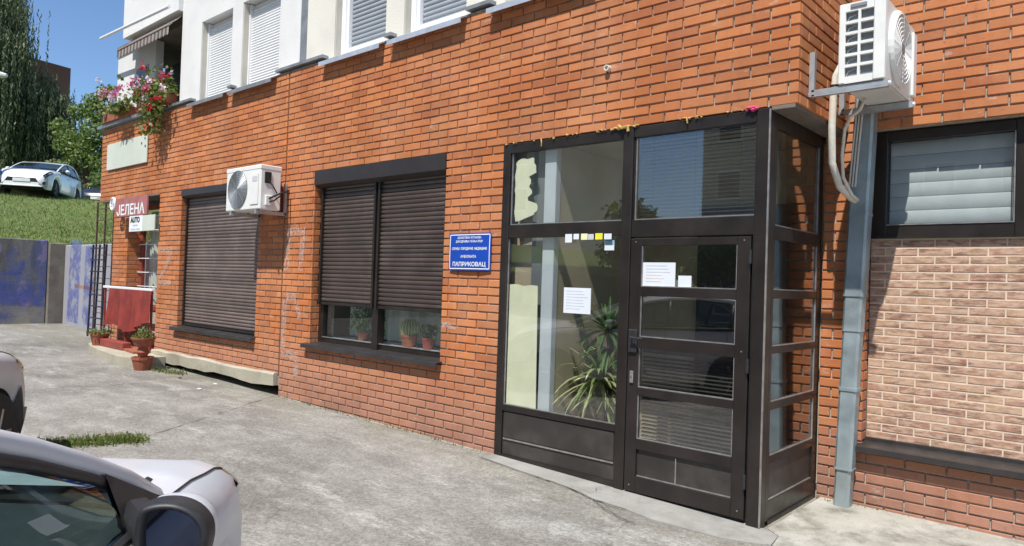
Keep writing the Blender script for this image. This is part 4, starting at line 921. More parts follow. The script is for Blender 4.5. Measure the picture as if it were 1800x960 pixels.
c_ = MB(); c_.bbox(x1+.0005, x1+.03, y0+.06, y0+.15, z0+.05, z0+.17, .006); c_.build('valve_cover', mm['acw'], ac)
c_ = MB(); c_.tube([(x1+.01, y0+.1, z1-.17), (x1+.05, y0+.14, z1-.25), (x1+.03, y0+.2, z1-.32)], .008, 6); c_.tube([(x1+.02, y0+.1, z0+.13), (x1+.07, y0+.14, z0+.16), (x1+.05, y0+.24, z0+.21), (x1+.0, -.05, z0+.25)], .012, 6); c_.tube([(x1+.02, y0+.1, z0+.09), (x1+.06, y0+.15, z0+.11), (x1+.05, y0+.25, z0+.19)], .009, 6); c_.build('refrigerant_line', mm['rubber'], ac)
for x in (x0+.12, x1-.1): c_ = MB(); c_.bar((x, -.015, z0-.028), (x, y0+.0, z0-.028), .035, .04); c_.bar((x, -.02, z0-.04), (x, -.02, z0+.35), .035, .03); c_.build('bracket', mm['steel'], ac)
c_ = MB()
for x in (x0+.12, x1-.1):
    for y in (y0+.04, y1-.03): c_.lathe([(.02, z0-.008), (.02, z0)], (x, y, 0), 10)
c_.build('foot', mm['rubber'], ac)
c_ = MB(); c_.tube([(-8.03, -.06, 2.72), (-8.0, -.06, 2.70), (-7.985, -.05, 2.6), (-7.985, -.045, 2.42), (-7.985, -.03, 2.28)], [.03, .036, .036, .034, .03], 10); o = c_.build('insulated_pipe', mm['rustred']); tag(o, 'dark red insulated pipe stub beside the facade air conditioner', 'pipe')
# unit on the recess side, fan facing right
x0, x1, y0, y1, z0, z1 = -1.515, -1.235, .17, .93, 2.925, 3.45
ac = empty('air_conditioner', (-1.375, .55, z0)); tag(ac, 'white air conditioner unit above the downpipe, slotted side grille towards the viewer', 'air conditioner')
c_ = MB(); c_.bbox(x0+.03, x1-.02, y0+.03, y1, z0+.012, z1-.01, .012); c_.build('casing', mm['lead'], ac)
c_ = MB(); c_.bbox(x1-.0195, x1, y0+.02, y1, z0, z1, .008); c_.bbox(x0, x1-.021, y0+.04, y1+.001, z1-.03, z1+.004, .008); c_.bbox(x0, x1-.021, y0+.04, y1+.001, z0, z0+.03, .006); c_.build('cover_panel', mm['acw'], ac)
gl = MB(); gl.bbox(x0, x0+.04, y0, y0+.03, z0, z1, .006); gl.bbox(x1-.07, x1-.0, y0, y0+.03, z0, z1, .006)
nz = 6; hh = (z1-z0-.10)/nz
gl.box(x0+.04, x1-.07, y0+.003, y0+.027, z1-.055, z1); gl.box(x0+.04, x1-.07, y0+.003, y0+.027, z0, z0+.045)
for k in range(1, nz): gl.box(x0+.04, x1-.07, y0+.004, y0+.02, z0+.045+k*hh-.009, z0+.045+k*hh+.009)
xm = (x0+.04+x1-.07)/2; gl.box(xm-.008, xm+.008, y0+.003, y0+.022, z0+.045, z1-.055)
gl.build('side_grille', mm['acw'], ac)
c_ = MB()
for k in range(nz):
    z = z0+.045+k*hh+hh*.25; c_.tube([(x0+.045, y0+.026, z-.01), (x0+.06, y0+.024, z+.02), (xm-.02, y0+.022, z+hh*.45)], .004, 5)
c_.build('coil_tube', mm['steel'], ac)
c_ = MB(); c_.bbox(x0+.07, x1-.11, y0-.006, y0+.001, z1-.036, z1-.012, .003); c_.build('grip', mm['lead'], ac)
fc = (x1, (y0+y1)/2-.06, (z0+z1)/2)
c_ = MB(); c_.lathe([(.245, .0), (.25, .012), (.235, .03), (.225, .03), (.22, .008), (.001, .006)], (x1, fc[1], fc[2]), 36, 'x'); c_.build('fan_shroud', mm['acw'], ac)
c_ = MB(); fan_grille(c_, (x1+.03, fc[1], fc[2]), .225, 'x', 8, .004); c_.build('fan_grille', mm['acw'], ac)
c_ = MB(); c_.lathe([(.06, 0), (.06, .024), (.03, .03)], (x1+.004, fc[1], fc[2]), 16, 'x'); c_.build('fan_hub', mm['lead'], ac)
c_ = MB(); c_.bbox(x1+.001, x1+.02, y1-.1, y1-.01, z0+.03, z1-.05, .006); c_.build('valve_cover', mm['acw'], ac)
c_ = MB()
for y in (.2, .84):
    c_ = MB(); c_.bar((XR+.02, y, z0-.03), (x1+.02, y, z0-.03), .035, .045); c_.bar((XR+.02, y, z0-.05), (XR+.02, y, z0+.25), .035, .035); c_.bar((XR+.0, y-.012, z0-.03), (x1+.0, y-.012, z0-.03), .012, .02)
    c_.build('bracket', mm['steel'], ac)
c_ = MB()
for y in (.2, .84):
    c_.lathe([(.016, x1+.02), (.018, x1+.03), (.006, x1+.034)], (0, y, z0-.03), 8, 'x')
c_.build('bracket_cap', mm['pvc'], ac)
# hoses of that unit
c_ = MB(); c_.tube([(-1.50, .72, 3.20), (-1.56, .68, 3.235), (-1.62, .62, 3.21), (-1.66, .60, 3.11), (-1.675, .60, 2.95), (-1.685, .62, 2.75), (-1.69, .66, 2.5), (-1.665, .76, 2.34), (-1.62, .88, 2.27), (-1.60, .93, 2.25)], .026, 10); o = c_.build('insulated_hose', mm['hose'], smooth=True); tag(o, 'thick white insulated hose looping down from the upper air conditioner', 'hose')
c_ = MB(); c_.lathe([(.028, -.008), (.03, 0), (.028, .008)], (-1.668, .60, 3.04), 12); c_.build('tape_band', mm['rubber'], o)
c_ = MB(); c_.tube([(-1.46, .6, 2.92), (-1.5, .62, 2.85), (-1.57, .66, 2.82), (-1.615, .68, 2.74), (-1.635, .70, 2.55), (-1.635, .74, 2.4), (-1.6, .84, 2.28), (-1.575, .9, 2.25)], .012, 8); o = c_.build('drain_hose', mm['hose'], smooth=True); tag(o, 'thin white drain hose hanging beside the thick one', 'hose')
# galvanised downpipe: three telescoped box sections, slightly out of plumb
dp = empty('downpipe', (-1.655, .99, -.03)); tag(dp, 'square galvanised downpipe standing out of plumb in the recess corner', 'downpipe')
def section(z0, z1, w, name='section'):
    xa = -1.652+.0325*(z0); xb = -1.652+.0325*(z1); s_ = MB(); h = w/2; c = .016
    ring = [(-h+c, -h), (h-c, -h), (h, -h+c), (h, h-c), (h-c, h), (-h+c, h), (-h, h-c), (-h, -h+c)]
    vs_ = [(xa+a, .985+b, z0) for a, b in ring]+[(xb+a, .985+b, z1) for a, b in ring]
    s_.add(vs_, [(i, (i+1) % 8, 8+(i+1) % 8, 8+i) for i in range(8)]+[tuple(range(8))[::-1], tuple(range(8, 16))]); return s_.build(name, mm['galv'], dp)
section(-.03, .27, .112); section(.25, 1.30, .122); section(1.28, 1.56, .128); section(1.54, 4.10, .138)
for z in (.255, 1.285, 1.545): section(z-.005, z+.006, .144 if z > 1.5 else .134, 'collar')
for z in (.85, 2.15): section(z-.012, z+.012, .136 if z < 1.5 else .146, 'strap')
c_ = MB()
for k in range(3): c_.tube([(-1.60+k*.02, .906, 2.93), (-1.615+k*.02, .9, 2.7), (-1.64+k*.02, .905, 2.35)], .007, 6)
o = c_.build('cable_bundle', mm['hose']); tag(o, 'white cables tied to the front of the downpipe', 'cable')
# ------------------------------------------------------------------ porch on the left
R.seed(31)
st_ = [(-14.0, .6), (-13.95, -.1), (-13.7, -.26), (-13.3, -.37), (-12.7, -.47), (-12.0, -.55), (-11.5, -.59), (-11.25, -.57), (-11.1, -.48), (-11.05, -.3), (-11.05, -.06), (-11.5, -.057), (-11.6, .6)]
o = MB().prism(st_, lambda x, y: gz(x)-.05, lambda x, y: .275).build('porch_step', mm['plinth'], B)
MB().prism([(-13.6, .6), (-13.6, -.1), (-11.63, -.3), (-11.63, .6)], .2, .31).build('porch_tiles', mm['terracotta'], B)
pw = MB(); pw.box(-13.139, -11.63, .34, .4, .2, .9); pw.build('porch_wall', mm['mortar'], B)
pw = MB()
for q in ((-13.139, -13.07), (-12.3, -12.22), (-11.71, -11.63)): pw.box(q[0], q[1], .32, .38, .9, 2.7)
pw.box(-13.07, -11.71, .322, .378, 2.62, 2.7); pw.box(-13.07, -11.71, .322, .378, .9, .97); pwin = pw.build('porch_window', mm['rustred'], B, label='dark red framed porch window with net curtain')
for q in ((-13.07, -12.3), (-12.22, -11.71)): MB().box(q[0], q[1], .35, .354, .97, 2.62).build('pane', mm['glass'], pwin)
gb = MB()
for k in range(6): gb.tube([(-13.135, .29, 1.3+k*.24), (-11.65, .29, 1.3+k*.24)], .008, 5)
gb.build('grille_bar', mm['pvc'], B)
curtain(-13.06, -11.72, .98, 2.6, .45, 'pale net curtain inside the porch window', .03, 60)
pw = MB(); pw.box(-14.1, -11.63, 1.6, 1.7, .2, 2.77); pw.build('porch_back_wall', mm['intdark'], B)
rl = empty('porch_railing', (-12.5, -.02, .28)); tag(rl, 'white-topped porch railing between the brick column and pier', 'railing')
r_ = MB(); r_.bbox(-13.72, -11.64, -.06, -.005, 1.245, 1.285, .004); r_.build('top_rail', mm['pvc'], rl)
for x in (-13.68, -12.7, -11.7): r_ = MB(); r_.bar((x, -.03, .28), (x, -.03, 1.245), .03); r_.build('post', mm['rustred'], rl)
c_ = MB(); n = 70; rows = []
for k in range(n+1):
    t = k/n; x = lerp(-13.38, -11.62, t); zb = .60+.04*math.sin(t*9)+(.14*max(0, (t-.72)/.28))
    sag = .07*math.sin(k*.42+.8*math.sin(k*.13))+.05*math.sin(k*.19+1); rows.append([(x, -.075-abs(sag)*(1-q)*.75, lerp(zb, 1.25, q)) for q in (0, .25, .5, .75, 1)])
c_.grid(rows); o = c_.build('cloth', mm['cloth'], smooth=True); tag(o, 'red cloth hung over the porch railing', 'cloth')
o = empty('flower_trough', (-12.9, -.2, .31)); tag(o, 'low dark red trough under the red cloth on the porch', 'planter')
t_ = MB(); t_.bbox(-13.45, -12.2, -.26, -.12, .277, .40, .01); t_.build('body', mm['rustred'], o)
def potplant(label, c, r, h, fr, fh, n, mt='weed'):
    o = empty('potted_plant', c); tag(o, label, 'plant'); pot('pot', c, r, h, mm['terracotta'], o)
    l_ = MB()
    for k in range(n): a = R.uniform(0, 6.28); q = fr*R.random()**.5; l_.leaf((c[0]+q*math.cos(a), c[1]+q*math.sin(a), c[2]+h+fh*R.random()*(1.1-q/fr)), .06, .4, .8)
    l_.build('foliage', mm[mt], o); return o
potplant('low pot of greenery on the left edge of the porch step', (-13.3, -.22, .277), .15, .2, .2, .12, 220)
o = empty('planter', (-10.86, -.46, gz(-10.85))); tag(o, 'tiered terracotta planter with greenery beside the step', 'planter')
c = (-10.86, -.46, gz(-10.85))
pot('lower_tier', c, .15, .19, mm['terracotta'], o); p_ = MB(); p_.lathe([(.06, .2), (.09, .26), (.06, .32), (.11, .38)], c, 12); p_.build('stem', mm['terracotta'], o); pot('upper_tier', (c[0], c[1], c[2]+.36), .165, .11, mm['terracotta'], o)
l_ = MB()
for k in range(260): a = R.uniform(0, 6.28); q = .15*R.random()**.5; l_.leaf((c[0]+q*math.cos(a), c[1]+q*math.sin(a), c[2]+.46+.16*R.random()*(1.2-q/.15)), .055, .4, .8)
l_.build('foliage', mm['weed'], o)
# ------------------------------------------------------------------ weeds and litter
def weeds(label, pts, n, h, seed, sp=1.):
    R.seed(seed); l_ = MB()
    for k in range(n):
        a, b = R.choice(list(zip(pts, pts[1:]))); t = R.random(); s_ = R.gauss(0, .07); t = t if R.random() < .4 else (round(t*5)+R.gauss(0, .25))/5; x = lerp(a[0], b[0], t)+s_*sp; y = lerp(a[1], b[1], t)+R.gauss(0, .05)*sp
        hh = h*R.uniform(.3, 1.15); d = Vector((R.gauss(0, .5), R.gauss(0, .5), 1)).normalized()
        if R.random() < .6:
            w_ = Vector((R.gauss(0, 1), R.gauss(0, 1), 0)).normalized()*.006; p = Vector((x, y, gz(x)-.002)); l_.add([p-w_, p+w_, p+d*hh], [(0, 1, 2)])
        else: l_.leaf((x, y, gz(x)+hh*R.random()*.7), .03, .4, .2)
    return stuff(tag(l_.build('weeds', mm['weed']), label, 'weeds'))
weeds('strip of grass and weeds growing out of the paving seam', [(-6.98, -3.15), (-6.85, -2.75), (-6.72, -2.4), (-6.62, -2.12)], 2600, .09, 41)
weeds('small clump of weeds at the foot of the plinth', [(-10.75, -.35), (-10.4, -.25), (-10.15, -.2)], 320, .09, 42)
weeds('tiny weeds along the foot of the brick wall', [(-7.9, -.02), (-7.2, -.02), (-6.3, -.02), (-5.2, -.02), (-4.4, -.02)], 170, .045, 45, .25)
weeds('small weeds in the recess corner by the downpipe', [(-1.86, .98), (-1.6, 1.05), (-1.0, 1.06)], 90, .05, 46, .3)
R.seed(44)
for k, (x, y, m_, lb) in enumerate(((-9.1, -.22, 'paper', 'crumpled white litter lying by the plinth'), (-9.85, -.36, 'cloth', 'red scrap of litter lying by the weeds'), (-8.85, -.55, 'paper', 'small white scrap lying on the paving'))):
    s_ = .028; c_ = MB(); c_.lathe([(s_*.5, 0), (s_, s_*.3), (s_*.7, s_*.6), (s_*.1, s_*.7)], (0, 0, 0), 7); c_.v = [(x+a*R.uniform(.6, 1.5), y+b*R.uniform(.5, 1.3), gz(x)+c) for a, b, c in c_.v]
    tag(c_.build('litter', mm[m_]), lb, 'litter')
# ------------------------------------------------------------------ retaining walls, slope, trellis
R.seed(51)
def hz(x, y):
    d = max(-19.35-x, y-1.05); return 2.05+.2*min(max(d, 0), 10.2)+.10*math.sin(x*.9+y*.6)*min(1, max(d, 0)*.4)
hl = MB(); X_ = [-300, -120, -70, -50, -42, -36, -33]+[-32+k*.7 for k in range(18)]+[-19.42, -17.5, -15.6, -14.3]; Y_ = [-120, -60, -30, -15, -8, -4, -2, -1, 0, 1.15, 2, 3, 4, 5, 6, 7, 9, 12, 16, 22, 30, 45, 80, 150, 300]
hl.grid([[(x, y, hz(x, y)) for y in Y_] for x in X_])
keep = []
for f in hl.f:
    cx = sum(hl.v[i][0] for i in f)/4; cy = sum(hl.v[i][1] for i in f)/4
    if cx < -19.4 or cy > 1.15: keep.append(f[::-1])
hl.f = keep; hl.m = [0]*len(keep); hill = struct(hl.build('grass_slope', mm['grass'], local=True, smooth=True))
gb = MB()
for k in range(26000):
    if R.random() < .8: x = -19.5-R.random()**1.2*10; y = R.uniform(-2.5, 5.5)
    else: x = R.uniform(-19.4, -14.4); y = 1.2+R.random()**1.3*7
    p = Vector((x, y, hz(x, y)-.01)); hh = R.choice([R.uniform(.03, .08), R.uniform(.03, .08), R.uniform(.05, .15)]); w_ = Vector((R.gauss(0, 1), R.gauss(0, 1), 0)).normalized()*.012; gb.add([p-w_, p+w_, p+Vector((R.gauss(0, .04), R.gauss(0, .04), hh))], [(0, 1, 2)])
stuff(tag(gb.build('grass', mm['blade']), 'short mown grass on the slope above the retaining wall', 'grass'))
rw = empty('retaining_wall', (-19.4, -3, .2)); tag(rw, 'stained concrete retaining wall with blue graffiti along the yard', 'wall')
m_ = MB(); m_.bbox(-19.6, -19.33, -14, .62, .1, 2.22, .02); m_.build('panel', mm['gwall'], rw)
m_ = MB(); m_.bbox(-19.6, -19.25, .625, 1.02, .1, 2.16, .02); m_.build('pilaster', mm['soffit'], rw)
rw = empty('retaining_wall', (-17, 1.0, .2)); tag(rw, 'sunlit blue-painted retaining wall beside the rusty trellis', 'wall')
m_ = MB(); m_.bbox(-19.24, -14.3, .95, 1.25, .1, 2.12, .02); m_.build('panel', M('blue_graffiti_concrete', (.26, .27, .33), .9, var=0, vs=1.1, col2=(.36, .36, .38), dirt=.7, dcol=(.22, .21, .19)), rw)
def wall_paint(label, pts, w_, mt, owner, plane):
    g_ = MB(); P = [Vector(p) for p in pts]; q = []
    for a, b in zip(P, P[1:]):
        d = (b-a).normalized(); n_ = Vector((-d.y, d.x))*w_/2; q = [a-n_-d*w_*.3, a+n_-d*w_*.3, b+n_+d*w_*.3, b-n_+d*w_*.3]
        off_ = .004+.0015*len(g_.f); g_.add([(-19.33+off_, p.x, p.y) if plane == 'x' else (p.x, .95-off_, p.y) for p in q], [(0, 1, 2, 3)])
    return g_.build('graffiti', mt, owner, label=label)
pu = cutout('purple_spray', (.24, .17, .36), 5, .42); bl = cutout('blue_spray', (.08, .12, .44), 3, .47); og = cutout('orange_spray', (.5, .24, .08), 6, .4)
for mt_ in (pu, bl, og):
    for nd in mt_.node_tree.nodes:
        if nd.type == 'MATH': nd.inputs[1].default_value = .5
ra = bpy.data.objects['retaining_wall']; rb = rw
wall_paint('purple zigzag letters', [(-2.2, 1.95), (-1.95, 1.55), (-1.7, 1.95), (-1.45, 1.55), (-1.2, 1.95)], .11, pu, ra, 'x'); wall_paint('purple letter', [(-.9, 1.55), (-.65, 1.95), (-.4, 1.55)], .11, pu, ra, 'x')
wall_paint('wide blue band', [(-3.2, .95), (-.9, 1.0), (.45, .92)], .5, bl, ra, 'x'); wall_paint('dark blue stroke', [(-.25, 1.45), (.1, 1.42), (.12, 1.75)], .08, bl, ra, 'x')
wall_paint('solid blue block', [(-18.55, .55), (-18.5, 2.0)], .75, bl, rb, 'y'); wall_paint('blue block', [(-17.6, .5), (-17.55, 1.9)], .6, bl, rb, 'y'); wall_paint('orange stroke', [(-18.4, 1.17), (-17.2, 1.14)], .07, og, rb, 'y')
tr_ = empty('trellis', (-16.4, .6, .25)); tag(tr_, 'tall rusty steel lattice standing against the retaining wall', 'trellis')
m_ = MB()
for x in (-16.2, -15.75, -15.3): m_.bar((x, .62, .25), (x, .62, 2.95), .028)
m_.build('upright', mm['rust'], tr_)
for k in range(12): m_ = MB(); z = .45+k*.235; m_.bar((-16.2, .60, z), (-15.2, .60, z), .014); m_.build('crossbar', mm['rust'], tr_)
tr_ = empty('gate', (-16, .3, .25)); tag(tr_, 'dark blue steel lattice gate leaning in front of the rusty trellis', 'gate')
m_ = MB()
for x in (-15.5, -15.15, -14.8): m_.bar((x, .3, .25), (x, .34, 2.05), .03)
m_.build('upright', mm['bluebar'], tr_)
for k in range(8): m_ = MB(); z = .4+k*.225; m_.bar((-15.5, .3, z), (-14.8, .3, z), .022); m_.build('crossbar', mm['bluebar'], tr_)

# ------------------------------------------------------------------ cars
def smooth_ring(P, m=4):
    n = len(P); out = []
    for i in range(n):
        a, b, c, d = P[i-1], P[i], P[(i+1) % n], P[(i+2) % n]
        for k in range(m):
            t = k/m; out.append(tuple(.5*(2*b[j]+(c[j]-a[j])*t+(2*a[j]-5*b[j]+4*c[j]-d[j])*t*t+(3*b[j]-a[j]-3*c[j]+d[j])*t**3) for j in (0, 1)))
    return out
def make_car(name, label, loc, ang, paint, front=True, inside=True, clad=False):
    """hatchback, local x forward, y left; ang is the heading measured clockwise from +y"""
    root = empty(name, loc, math.pi/2-ang); OFF[root.name] = (0, 0, 0); tag(root, label, 'car')
    Wt = [(-2.0, .62), (-1.94, .76), (-1.75, .83), (-1.2, .855), (.8, .86), (1.25, .855), (1.5, .835), (1.7, .79), (1.84, .72), (1.93, .62), (1.985, .50)]
    Zt = [(-2.0, .62), (-1.96, .86), (-1.86, .98), (-1.2, .975), (.6, .965), (.88, .965), (1.1, .955), (1.4, .915), (1.62, .86), (1.76, .80), (1.86, .72), (1.94, .61), (1.985, .50)]
    XW = (1.22, -1.28); AR = .345
    X_ = [-2+k*.05 for k in range(80)]+[1.985]
    half = []; 
    for x in X_:
        ww = interp(x, Wt); zt = interp(x, Zt); zl = .20 if -1.9 < x < 1.9 else .27
        for q in XW:
            if abs(x-q) < AR: zl = max(zl, .30+math.sqrt(AR*AR-(x-q)**2))
        zs = zt-.055 if x > .88 else zt-.03
        zs = max(zs, zl+.02); P = []
        for k, bl in enumerate((.945, .98, 1.0, 1.0, .985, .955)):
            fl_ = .02 if any(abs(abs(x-q)-AR) < .06 and k < 2 for q in XW) else 0
            P.append((ww*bl+fl_, lerp(zl, zs, k/5)))
        P += [(ww*.90, lerp(zs, zt, .55)), (ww*.80, lerp(zs, zt, .86)+(.012 if x > .9 else 0)), (ww*.45, zt+.012), (0, zt+.018)]
        half.append(P)
    cab = lambda x: -1.78 < x < .80
    def shell(i0, i1, cols, name, mt, sides=(1, -1), sm=True):
        s_ = MB()
        for sg_ in sides:
            if name in ('front_wing', 'front_door', 'rear_door', 'rear_quarter'): s_ = MB()
            G = [[(X_[i], sg_*half[i][c][0], half[i][c][1]) for c in cols] for i in range(i0, i1+1)]
            b4 = len(s_.f); s_.grid(G)
            if sg_ > 0: s_.f[b4:] = [f[::-1] for f in s_.f[b4:]]
            if name in ('front_wing', 'front_door', 'rear_door', 'rear_quarter'): s_.build(name, mt, root, smooth=sm, local=True)
        if name not in ('front_wing', 'front_door', 'rear_door', 'rear_quarter'): return s_.build(name, mt, root, smooth=sm, local=True)
    ix = lambda x: min(range(len(X_)), key=lambda i: abs(X_[i]-x))
    shell(ix(.85), ix(1.9), range(0, 7), 'front_wing', paint)
    shell(ix(-.35), ix(.85), range(0, 7), 'front_door', paint)
    shell(ix(-1.2), ix(-.35), range(0, 7), 'rear_door', paint)
    shell(0, ix(-1.2), range(0, 7), 'rear_quarter', paint)
    shell(ix(.88), ix(1.78), range(6, 10), 'bonnet', paint)
    shell(0, ix(-1.78), range(6, 10), 'tailgate', paint)
    # bumpers
    for i0, i1, s0 in ((ix(1.78), len(X_)-1, 1), (0, 1, -1)):
        shell(i0, i1, range(0 if s0 < 0 else 0, 10), 'bumper', paint)
        i = i1 if s0 > 0 else i0; s_ = MB(); P = half[i]; vs_ = [(X_[i], a, z) for a, z in P]+[(X_[i], -a, z) for a, z in P[-2::-1]]; s_.add(vs_, [tuple(range(len(vs_))) if s0 < 0 else tuple(range(len(vs_)))]); s_.build('bumper_face', paint, root, local=True)
    s_ = MB()
    for sg_ in (1, -1):
        s_.bbox(-.85, .85, sg_*.80-.02, sg_*.80+.045, .17, .235, .01)
    s_.build('sill_trim', mm['darkplastic'], root, local=True)
    s_ = MB(); s_.box(-1.6, 1.7, -.70, .70, .19, .30); s_.box(.9, 1.7, -.52, .52, .3, .62); s_.box(-1.9, -1.45, -.6, .6, .3, .7); s_.build('underbody', mm['rubber'], root, local=True)
    if clad:
        for sg_ in (1, -1):
            s_ = MB(); s_.grid([[(X_[i]+.004*(i-ix(1.5)), sg_*(half[i][c][0]+.012), half[i][c][1]-(.01 if c == 0 else 0)) for c in range(0, 3)] for i in range(ix(1.5), len(X_))]); s_.build('bumper_cladding', mm['darkplastic'], root, smooth=True, local=True)
    # panel gaps
    for sg_ in (1, -1):
        for xg in (.85, -.35, -1.2):
            s_ = MB(); i = ix(xg); s_.grid([[(xg-.004, sg_*(a+.0015), z) for a, z in half[i][1:7]], [(xg+.004, sg_*(a+.0015), z) for a, z in half[i][1:7]]]); s_.build('panel_gap', mm['rubber'], root, local=True)
        s_ = MB()
        G = [(X_[i], sg_*(half[i][6][0]), half[i][6][1]+.0035) for i in range(ix(.88), ix(1.72)+1)]
        s_.tube(G, .003, 5); s_.build('panel_gap', mm['rubber'], root, local=True)
    s_ = MB(); s_.tube([(1.74, lerp(-.62, .62, k/12), interp(1.74, Zt)+.012-.02*abs(k-6)/6) for k in range(13)], .004, 5)
    s_.build('panel_gap', mm['rubber'], root, local=True)
    # wheels
    for q in XW:
        for sg_ in (1, -1):
            w_ = MB(); w_.lathe([(.20, -.10), (.285, -.10), (.305, -.07), (.305, .07), (.285, .10), (.20, .10)], (q, sg_*.735, .305), 28, 'y'); wo = w_.build('wheel', mm['tyre'], root, local=True)
            w_ = MB(); y = sg_*.735+sg_*.085; w_.lathe([(.205, -.01), (.205, .012), (.19, .012), (.18, -.03), (.001, -.02)] if sg_ > 0 else [(.205, .01), (.205, -.012), (.19, -.012), (.18, .03), (.001, .02)], (q, y, .305), 28, 'y')
            for k in range(5): a = 2*math.pi*k/5; w_.bar((q+.03*math.cos(a), y, .305+.03*math.sin(a)), (q+.19*math.cos(a), y, .305+.19*math.sin(a)), .03, .03)
            w_.build('rim', mm['rim'], wo, local=True)
    # cabin
    rail = [(.90, .735, .945), (.72, .722, 1.04), (.52, .71, 1.125), (.30, .695, 1.21), (.08, .675, 1.285), (-.15, .655, 1.345), (-.45, .64, 1.39), (-.85, .63, 1.405), (-1.25, .62, 1.38), (-1.5, .61, 1.33), (-1.68, .63, 1.2), (-1.80, .67, 1.02)]
    tp = [p for p in rail if p[0] <= .09 and p[0] > -1.55]
    s_ = MB(); s_.grid([[(x, lerp(-y, y, k/8), z+.028*(1-(2*k/8-1)**2)+.02) for k in range(9)] for x, y, z in tp]); s_.build('roof', paint, root, smooth=True, local=True)
    for sg_ in (1, -1):
        s_ = MB(); P = [(x, sg_*y, z) for x, y, z in rail]; s_.tube(P, [.024, .025, .026, .026, .026, .027, .028, .03, .04, .055, .065, .07], 10); s_.build('roof_rail', paint, root, smooth=True, local=True)
        s_ = MB(); P = [(x-.012, sg_*(y+.018), z-.03) for x, y, z in rail[:-2]]; s_.tube(P, .015, 8); s_.tube([(-.40, sg_*.80, .97), (-.43, sg_*.665, 1.36)], .03, 6); s_.tube([(-1.25, sg_*.80, .97), (-1.32, sg_*.655, 1.33)], .03, 6); s_.build('window_seal', mm['darkplastic'], root, smooth=True, local=True)
        s_ = MB(); s_.tube([(.80, sg_*.815, .965), (.3, sg_*.822, .97), (-.6, sg_*.82, .985), (-1.72, sg_*.79, 1.01)], .014, 6); s_.build('waist_seal', mm['rubber'], root, local=True)
        s_ = MB(); s_.add([(.83, sg_*.80, .955), (.52, sg_*.812, .965), (.56, sg_*.74, 1.095), (.76, sg_*.745, 1.005)], [(0, 1, 2, 3)]); s_.add([(.83, sg_*.79, .955), (.52, sg_*.80, .965), (.56, sg_*.73, 1.095), (.76, sg_*.735, 1.005)], [(0, 1, 2, 3)]); s_.build('mirror_base', mm['darkplastic'], root, local=True)
        up_ = [(x-.02, sg_*(y+.032), z-.04) for x, y, z in rail[2:-3]]; lo = [(x-.02, sg_*.815, .972) for x, y, z in rail[2:-3]]
        s_ = MB(); s_.grid([lo, [tuple(Vector(a).lerp(Vector(b), .5)+Vector((0, sg_*.012, 0))) for a, b in zip(lo, up_)], up_]); s_.build('side_window', mm['carglass'], root, smooth=True, local=True)
    s_ = MB(); rows = []
    for k in range(4):
        x, y, z = rail[k] if k < 3 else rail[4]
        rows.append([(x+(.13 if k == 0 else .1 if k == 1 else .08 if k == 2 else .05)*(1-(2*j/8-1)**2), lerp(-y, y, j/8), z+.02) for j in range(9)])
    s_.grid(rows); s_.build('windscreen', mm['carglass'], root, smooth=True, local=True)
    s_ = MB(); s_.grid([[(x, lerp(-y, y, j/6), z) for j in range(7)] for x, y, z in ((-1.51, .60, 1.34), (-1.68, .62, 1.2), (-1.80, .66, 1.03))]); s_.build('rear_window', mm['darkglass'], root, smooth=True, local=True)
    s_ = MB(); s_.grid([[(.90+.12*(1-(2*j/8-1)**2), lerp(-.74, .74, j/8), .953) for j in range(9)], [(.80+.1*(1-(2*j/8-1)**2), lerp(-.76, .76, j/8), .945) for j in range(9)]])
    for sg_ in (1, -1): s_.tube([(.93, sg_*.70, .962), (1.0, sg_*.68, .955), (1.06, sg_*.65, .947)], [.004, .016, .003], 6)
    s_.build('cowl', mm['darkplastic'], root, local=True)
    if inside:
        s_ = MB(); s_.grid([[(x, y, z+.03*math.cos(y*2.2)) for y in [-.74+k*.148 for k in range(11)]] for x, z in ((.86, .92), (.62, .93), (.42, .90), (.36, .80), (.40, .45))]); s_.build('dashboard', mm['dash'], root, smooth=True, local=True)
        for y in (.37, -.37):
            s_ = MB(); s_.bbox(-.55, -.02, y-.24, y+.24, .38, .55, .04); s_.add([], [])
            G = []
            for k, (x, z, h) in enumerate(((-.42, .5, .23), (-.5, .75, .24), (-.6, 1.0, .21), (-.63, 1.08, .10), (-.65, 1.12, .12), (-.68, 1.25, .10))): G.append([(x+.05*abs(j-2)*.5, y+lerp(-h, h, j/4), z) for j in range(5)])
            s_.grid(G); s_.grid([[(a-.10, b, c) for a, b, c in r][::-1] for r in G]); s_.build('seat', mm['seat'], root, smooth=True, local=True)
        s_ = MB(); P = []
        for k in range(21): a = 2*math.pi*k/20; P.append((.12+.08*math.sin(a), .37+.18*math.cos(a), .93+.165*math.sin(a)))
        s_.tube(P, .015, 6, False); s_.tube([(.12, .37, .93), (.4, .37, .85)], .03, 6); s_.build('steering_wheel', mm['rubber'], root, smooth=True, local=True)
        s_ = MB(); s_.box(-1.5, .45, -.76, .76, .28, .32); s_.bbox(-1.45, -.9, -.6, .6, .35, .55, .03); s_.bbox(-1.5, -1.3, -.6, .6, .55, 1.0, .04); s_.box(-1.7, .8, .765, .78, .3, .93); s_.box(-1.7, .8, -.78, -.765, .3, .93); s_.build('cabin_trim', mm['seat'], root, local=True)
